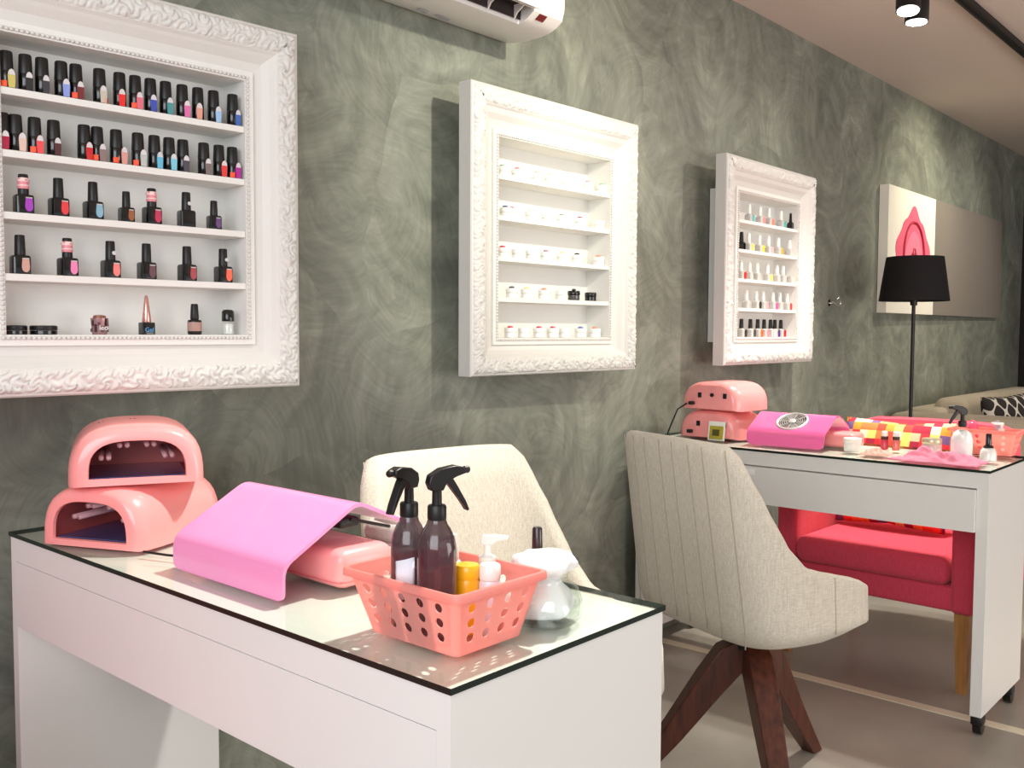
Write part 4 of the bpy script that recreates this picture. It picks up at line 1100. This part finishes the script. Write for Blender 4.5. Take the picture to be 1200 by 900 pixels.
for sgn in (-1, 1):
    for q in range(3):
        c0 = (ex + sgn * (.02 + .028 * q), ez - .02 - .02 * q)
        cr.tube([(c0[0] + sgn * .016 * cos(a) * (1 - .1 * k), -.0085, c0[1] + .024 * sin(a) * (1 - .1 * k)) for k, a in enumerate([radians(40 * j) for j in range(8)])], .0035, 6)
    cr.tube([(ex + sgn * .012, -.0085, ez + .02), (ex + sgn * .03, -.0085, ez - .03), (ex + sgn * .012, -.0085, ez - .08)], .004, 6)
cr.build('emblem_crest', mat('emblem_crimson', (176, 36, 62)), pc, smooth=True)

# ---------------------------------------------------------------- floor lamp
fl = thing('floor_lamp', 'black floor lamp with a tapered drum shade in front of the wall panel', 'floor lamp', (4.735, 1.60, 0))
MB().lathe([(.13, 0), (.135, .004), (.135, .014), (.12, .020), (.012, .026)], 36).build('base', BLACKM, fl, smooth=40)
MB().lathe([(.0085, .02), (.0085, 1.26), (.016, 1.262), (.017, 1.30), (.012, 1.305)], 16).build('pole', BLACKM, fl, smooth=40)
MB().lathe([(.160, 1.282), (.130, 1.492), (.128, 1.492), (.158, 1.282)], 48, cap=False).build('lamp_shade', mat('black_lamp_cloth', (18, 15, 16), .85), fl, smooth=40)
sp_ = MB().tube([(-.128, 0, 1.475), (.128, 0, 1.475)], .002, 6).tube([(0, -.128, 1.475), (0, .128, 1.475)], .002, 6).tube([(0, 0, 1.30), (0, 0, 1.475)], .005, 8)
sp_.build('shade_carrier', BLACKM, fl)

# ---------------------------------------------------------------- shell chairs
def shell_chair(label, loc, rz, legrot):
    root = thing('shell_chair', label, 'chair', loc, rz, 'beige shell chairs')
    N_ = 128
    def plan(a_, b_, n=N_):
        raw = []
        for k in range(720):
            t = 2 * pi * k / 720; c, s_ = cos(t), sin(t)
            ex = 4.1 - 1.1 * c
            q = (abs(c) ** ex + abs(s_) ** ex) ** (-1 / ex)
            x, y = c * q * a_, s_ * q * b_
            raw.append(Vector((x, y)))
        cum = [0]
        for k in range(720): cum.append(cum[-1] + (raw[(k + 1) % 720] - raw[k]).length)
        out = []; j = 0
        for i in range(n):
            d = cum[-1] * i / n
            while cum[j + 1] < d: j += 1
            f = (d - cum[j]) / (cum[j + 1] - cum[j]); out.append(raw[j].lerp(raw[(j + 1) % 720], f))
        return out
    A_, B_ = .212, .255
    base = plan(A_, B_)
    kn = [(-1, .885), (-.93, .883), (-.87, .862), (-.74, .785), (-.60, .710), (-.44, .645), (-.24, .602), (.05, .586), (.35, .572), (.60, .556), (.78, .535), (.90, .508), (.965, .482), (1.0, .470)]
    def rim(p):
        q = p.x / A_
        if q < -.93: 
            return .885 - .006 * (abs(p.y) / B_) ** 3
        for (a, za), (b, zb) in zip(kn, kn[1:]):
            if q <= b:
                t = (q - a) / (b - a); t = t * t * (3 - 2 * t) * .35 + t * .65
                return za + (zb - za) * t
        return kn[-1][1]
    def pos(p, z, inset=0):
        h = max(0, (z - .46) / .42)
        x, y = p.x, p.y
        back = max(0, -x / A_)
        y *= (1 - .05 * back ** 2) * (1 - .05 * h * back)
        sx = max(0.0, 1 - inset / A_); sy = max(0.0, 1 - inset / B_)
        x *= sx; y *= sy
        x -= .065 * h * (.4 + .6 * back)
        x += .04 * h * max(0, 1 - back) * .0
        return Vector((x, y, z))
    rows = []
    for zf, ins in ((.398, .20), (.400, .14), (.408, .075), (.425, .03), (.447, .008)):
        rows.append([pos(p, zf + (.02 * max(0, p.x / A_) if ins > .01 else .01 * max(0, p.x / A_)), ins) for p in base])
    for f in (0.06, .2, .4, .6, .8, .94):
        rows.append([pos(p, .452 + (rim(p) - .452) * f, 0) for p in base])
    for dz, ins in ((0.0, .004), (.006, .014), (.006, .026), (0.0, .036)):
        rows.append([pos(p, rim(p) - .004 + dz, ins) for p in base])
    for f in (.85, .6, .35, .12, .0):
        rows.append([pos(p, min(.448 + (rim(p) - .448) * f, rim(p) - .006), .040 + .012 * (1 - f)) for p in base])
    for ins in (.09, .16, .22):
        rows.append([pos(p, .440, ins) for p in base])
    MB().loft(rows).build('shell', BEIGE, root, smooth=True)
    # seat cushion
    b = MB(); cs = []
    for ins, z in ((.10, .441), (.055, .444), (.050, .462), (.058, .480), (.085, .490), (.15, .494), (.22, .495)):
        cs.append([pos(p, z, ins) + Vector((.022 if p.x > 0 else .004, 0, 0)) for p in base])
    b.loft(cs).build('seat_cushion', BEIGE, root, smooth=True)
    # vertical seams on the back of the shell
    thr = mat('beige_thread', (176, 166, 148), .9)
    for yy, lo in ((-.20, .43), (-.145, .44), (-.09, .45), (-.03, .45), (.03, .45), (.09, .45), (.145, .44), (.20, .43)):
        cand = [p for p in base if p.x < 0]
        p = min(cand, key=lambda q: abs(q.y - yy) + (0.0 if q.x < -.1 else 1))
        pts = []
        for k in range(15):
            z = lo + (rim(p) - .008 - lo) * k / 14
            w = pos(p, z, 0); pts.append(Vector((w.x - .0004, w.y, w.z)))
        MB().tube(pts, .0016, 6).build('seam', thr, root, smooth=True)
    for sgn in (-1, 1):
        p = min([q for q in base if q.y * sgn > .1], key=lambda q: abs(q.x - .02))
        MB().tube([pos(p, .45 + (rim(p) - .455) * k / 8, 0) for k in range(9)], .0014, 6).build('seam', thr, root, smooth=True)
    MB().lathe([(.035, .345), (.045, .350), (.05, .372), (.09, .385), (.09, .397)], 24).build('swivel_plate', BLACKM, root, smooth=40)
    for k in range(len(legrot)):
        a = radians(legrot[k])
        Ml = Matrix.Rotation(a, 4, 'Z')
        secs = []
        for (r, zc, hw, hh) in ((.006, .345, .026, .046), (.050, .318, .030, .052), (.10, .256, .030, .046), (.19, .132, .026, .034), (.285, .004, .02, .02)):
            # section perpendicular to the slope
            secs.append([(r - hh * .6, -hw, zc - hh * .35 if r < .2 else max(0, zc - hh * .2)), (r + hh * .6, -hw, zc + hh * .6 if r < .2 else zc + hh * .3),
                         (r + hh * .6, hw, zc + hh * .6 if r < .2 else zc + hh * .3), (r - hh * .6, hw, zc - hh * .35 if r < .2 else max(0, zc - hh * .2))])
        secs[-1] = [(.276, -.020, 0), (.318, -.020, 0), (.318, .020, 0), (.276, .020, 0)]
        b = MB().loft(secs, M=Ml)
        b.build('leg', WALNUT, root, bev=.003, smooth=40)
    return root
shell_chair('beige upholstered shell chair on dark walnut legs, seen from behind, before the far table', (2.144, 1.095, 0), radians(-20), (13, 150, 245))
shell_chair('beige upholstered shell chair tucked behind the near table against the plaster wall', (1.335, 1.15, 0), radians(-99), (25, 150, 255))

# ---------------------------------------------------------------- red armchairs
def armchair(label, loc, rz):
    root = thing('armchair', label, 'armchair', loc, rz, 'raspberry red armchairs')
    # local: front at x=0 facing -x, y across
    W, D = .66, .66; aw = .072
    def part(name, b, sub=1): return b.build(name, REDF, root, smooth=60)
    part('base', MB().box(.01, D - .03, -W / 2 + .01, W / 2 - .01, .255, .335, bev=.012, seg=3))
    for s_ in (-1, 1):
        b = MB(); y0, y1 = (s_ * W / 2, s_ * (W / 2 - aw)); y0, y1 = min(y0, y1), max(y0, y1)
        prof = [(0, .252), (0, .585), (.03, .605), (.35, .645), (.60, .700), (.64, .252)]
        b.prism(prof, y0, y1)
        b.build('arm', REDF, root, bev=.016, smooth=50)
    # curved back
    rows = []
    for z, lean, hw, in ((.30, .0, .30), (.45, .015, .31), (.62, .04, .315), (.74, .055, .30), (.79, .06, .27), (.803, .064, .22)):
        ring = []
        for k in range(13):
            y = -hw + 2 * hw * k / 12; ring.append((D - .045 + lean - .10 * (y / .31) ** 2, y, z))
        for k in range(13):
            y = hw - 2 * hw * k / 12; ring.append((D - .125 + lean * .9 - .10 * (y / .31) ** 2 + (.02 if z > .77 else 0), y * .96, z - (.004 if z > .77 else 0)))
        rows.append(ring)
    MB().loft(rows).build('backrest', REDF, root, smooth=50)
    b = MB().box(-.012, D - .17, -W / 2 + aw + .004, W / 2 - aw - .004, .336, .425, bev=.028, seg=5)
    b.build('seat_cushion', REDF, root, smooth=60)
    for (x, y) in ((.03, -W / 2 + .035), (.03, W / 2 - .035), (D - .08, -W / 2 + .05), (D - .08, W / 2 - .05)):
        MB().loft([[(x - .014, y - .014, 0), (x + .014, y - .014, 0), (x + .014, y + .014, 0), (x - .014, y + .014, 0)],
                   [(x - .023, y - .023, .254), (x + .023, y - .023, .254), (x + .023, y + .023, .254), (x - .023, y + .023, .254)]]).build('leg', OAK, root)
    return root
ach = armchair('raspberry red armchair with oak legs behind the far table', (3.12, 1.178, 0), radians(-1))
c2 = copy_tree(ach); c2.location = (.055, 2.0, 0)
c2.location = (.462, 1.592, 0); c2.rotation_euler = (0, 0, radians(180)); c2['label'] = 'red armchair at the lower left corner, only a sliver in view'

def pillow(name, label, loc, rot, s_, th, m, group=None, asp=1):
    n = 20; vs = []; fs = []
    for sgn in (1, -1):
        for i in range(n + 1):
            for j in range(n + 1):
                u, v = i / n * 2 - 1, j / n * 2 - 1
                e = (max(0, (1 - u * u)) * max(0, (1 - v * v))) ** .42
                k = 1 - .07 * (1 - abs(u)) * abs(v) ** 2; k2 = 1 - .07 * (1 - abs(v)) * abs(u) ** 2
                vs.append((u * s_ / 2 * k2, sgn * th / 2 * e, v * s_ / 2 * k * asp))
    P_ = (n + 1) ** 2
    for q in (0, P_):
        for i in range(n):
            for j in range(n):
                a = q + i * (n + 1) + j; fs.append([a, a + 1, a + n + 2, a + n + 1])
    mb_ = MB().add(vs, fs)
    o = mb_.build(name, m, smooth=True)
    bm = bmesh.new(); bm.from_mesh(o.data); bmesh.ops.remove_doubles(bm, verts=bm.verts, dist=1e-5); bmesh.ops.recalc_face_normals(bm, faces=bm.faces); bm.to_mesh(o.data); bm.free()
    o.location = loc; o.rotation_euler = rot
    tag(o, label, 'pillow', group)
    return o
pillow('throw_pillow', 'patchwork pillow of red, orange and yellow squares leaning in the red armchair', (3.47, 1.225, .625), (radians(-14), 0, radians(-90)), .39, .12, patch_pillow_mat())

# ---------------------------------------------------------------- sofa and its pillows
sf = thing('sofa', 'sand coloured sofa along the far end of the plaster wall', 'sofa', (5.26, 1.90, 0))
def sbox(name, *a, bev=.03): MB().box(*a, bev=bev, seg=4).build(name, SOFAF, sf, smooth=60)
sbox('arm', 0, .24, -.84, 0, .06, .695, bev=.045)
sbox('arm', 2.10, 2.34, -.84, 0, .06, .695, bev=.045)
sbox('back_frame', .245, 2.095, -.20, 0, .06, .710, bev=.04)
sbox('base', .245, 2.095, -.82, -.205, .06, .28, bev=.02)
sbox('seat_cushion', .250, 1.165, -.84, -.30, .285, .45, bev=.04)
sbox('seat_cushion', 1.175, 2.090, -.84, -.30, .285, .45, bev=.04)
for x0_, x1_ in ((.40, 1.20), (1.215, 2.03)):
    MB().box(x0_, x1_, -.30, -.10, .0, .31, bev=.06, seg=5, M=Matrix.Translation((0, 0, .452)) ).build('back_cushion', SOFAF, sf, smooth=60)
for x, y in ((.06, -.78), (.06, -.06), (2.28, -.78), (2.28, -.06)):
    MB().lathe([(.018, 0), (.024, .058)], 14, M=Matrix.Translation((x, y, 0))).build('leg', WALNUT, sf, smooth=40)
pillow('throw_pillow', 'black pillow with a white trellis pattern on the sofa', (5.93, 1.46, .625), (radians(-12), 0, radians(-8)), .60, .12, trellis_mat(), 'sofa pillows', .52)
pillow('throw_pillow', 'brown pillow behind the trellis pillow at the right edge', (6.42, 1.36, .68), (radians(-18), 0, radians(6)), .40, .12, mat('rust_brown_cloth', (128, 78, 44), .9), 'sofa pillows')

# ---------------------------------------------------------------- light
w = bpy.data.worlds.new('room_light'); SC.world = w; w.use_nodes = True
w.node_tree.nodes['Background'].inputs[0].default_value = srgb(232, 232, 240); w.node_tree.nodes['Background'].inputs[1].default_value = .45
def spotlamp(loc, target, power, ang, blend, size, col=(1, .93, .82)):
    l = bpy.data.lights.new('spot_light', 'SPOT'); l.energy = power; l.spot_size = radians(ang); l.spot_blend = blend; l.shadow_soft_size = size; l.color = col
    o = bpy.data.objects.new('spot_light', l); COL.objects.link(o); o.location = loc
    d = Vector(target) - Vector(loc); o.rotation_euler = d.to_track_quat('-Z', 'Y').to_euler()
def arealamp(loc, target, power, sx, sy, col=(1, .95, .9)):
    l = bpy.data.lights.new('area_light', 'AREA'); l.energy = power; l.shape = 'RECTANGLE'; l.size = sx; l.size_y = sy; l.color = col
    o = bpy.data.objects.new('area_light', l); COL.objects.link(o); o.location = loc
    d = Vector(target) - Vector(loc); o.rotation_euler = d.to_track_quat('-Z', 'Y').to_euler()
spotlamp((2.08, 0.0, 2.38), (2.25, 1.9, 1.70), 72, 50, .85, .035, (1, .95, .78))     # strikes the bright cabinet
spotlamp((2.20, .10, 2.40), (2.27, 1.85, 1.60), 60, 17, 1.0, .035, (1, .94, .70))     # hot core on its shelves
spotlamp((1.62, .92, 2.42), (1.0, 1.02, .75), 110, 64, .9, .04, (1, .97, .90))         # near table
spotlamp((3.60, 1.22, 2.24), (3.75, 1.3, 0), 60, 95, .8, .03, (1, .94, .82))
spotlamp((3.455, 1.20, 2.24), (2.9, 1.0, .4), 50, 85, .8, .03, (1, .95, .86))
spotlamp((5.75, 1.1, 2.36), (5.75, 1.9, 1.75), 24, 95, .9, .04, (1, .93, .70))
spotlamp((6.6, .5, 2.36), (6.4, 1.9, 1.2), 30, 90, .9, .04, (1, .93, .80))
spotlamp((4.3, .2, 2.38), (3.5, 1.8, 1.3), 34, 60, .8, .04, (1, .90, .82))
arealamp((-1.5, -.3, 1.7), (.9, 1.4, .6), 40, 2.4, 1.6, (.90, .95, 1.0))  # soft bluish fill added from behind left for the near table front
arealamp((3.2, -2.2, .9), (4.0, .5, 2.4), 32, 3.0, 1.2, (1, .91, .84))  # unseen fill added to brighten the ceiling like bounced light

SC.view_settings.view_transform = 'Standard'
SC.view_settings.look = 'None'
SC.view_settings.gamma = 1
SC.view_settings.use_curve_mapping = False
SC.view_settings.exposure = 0.9
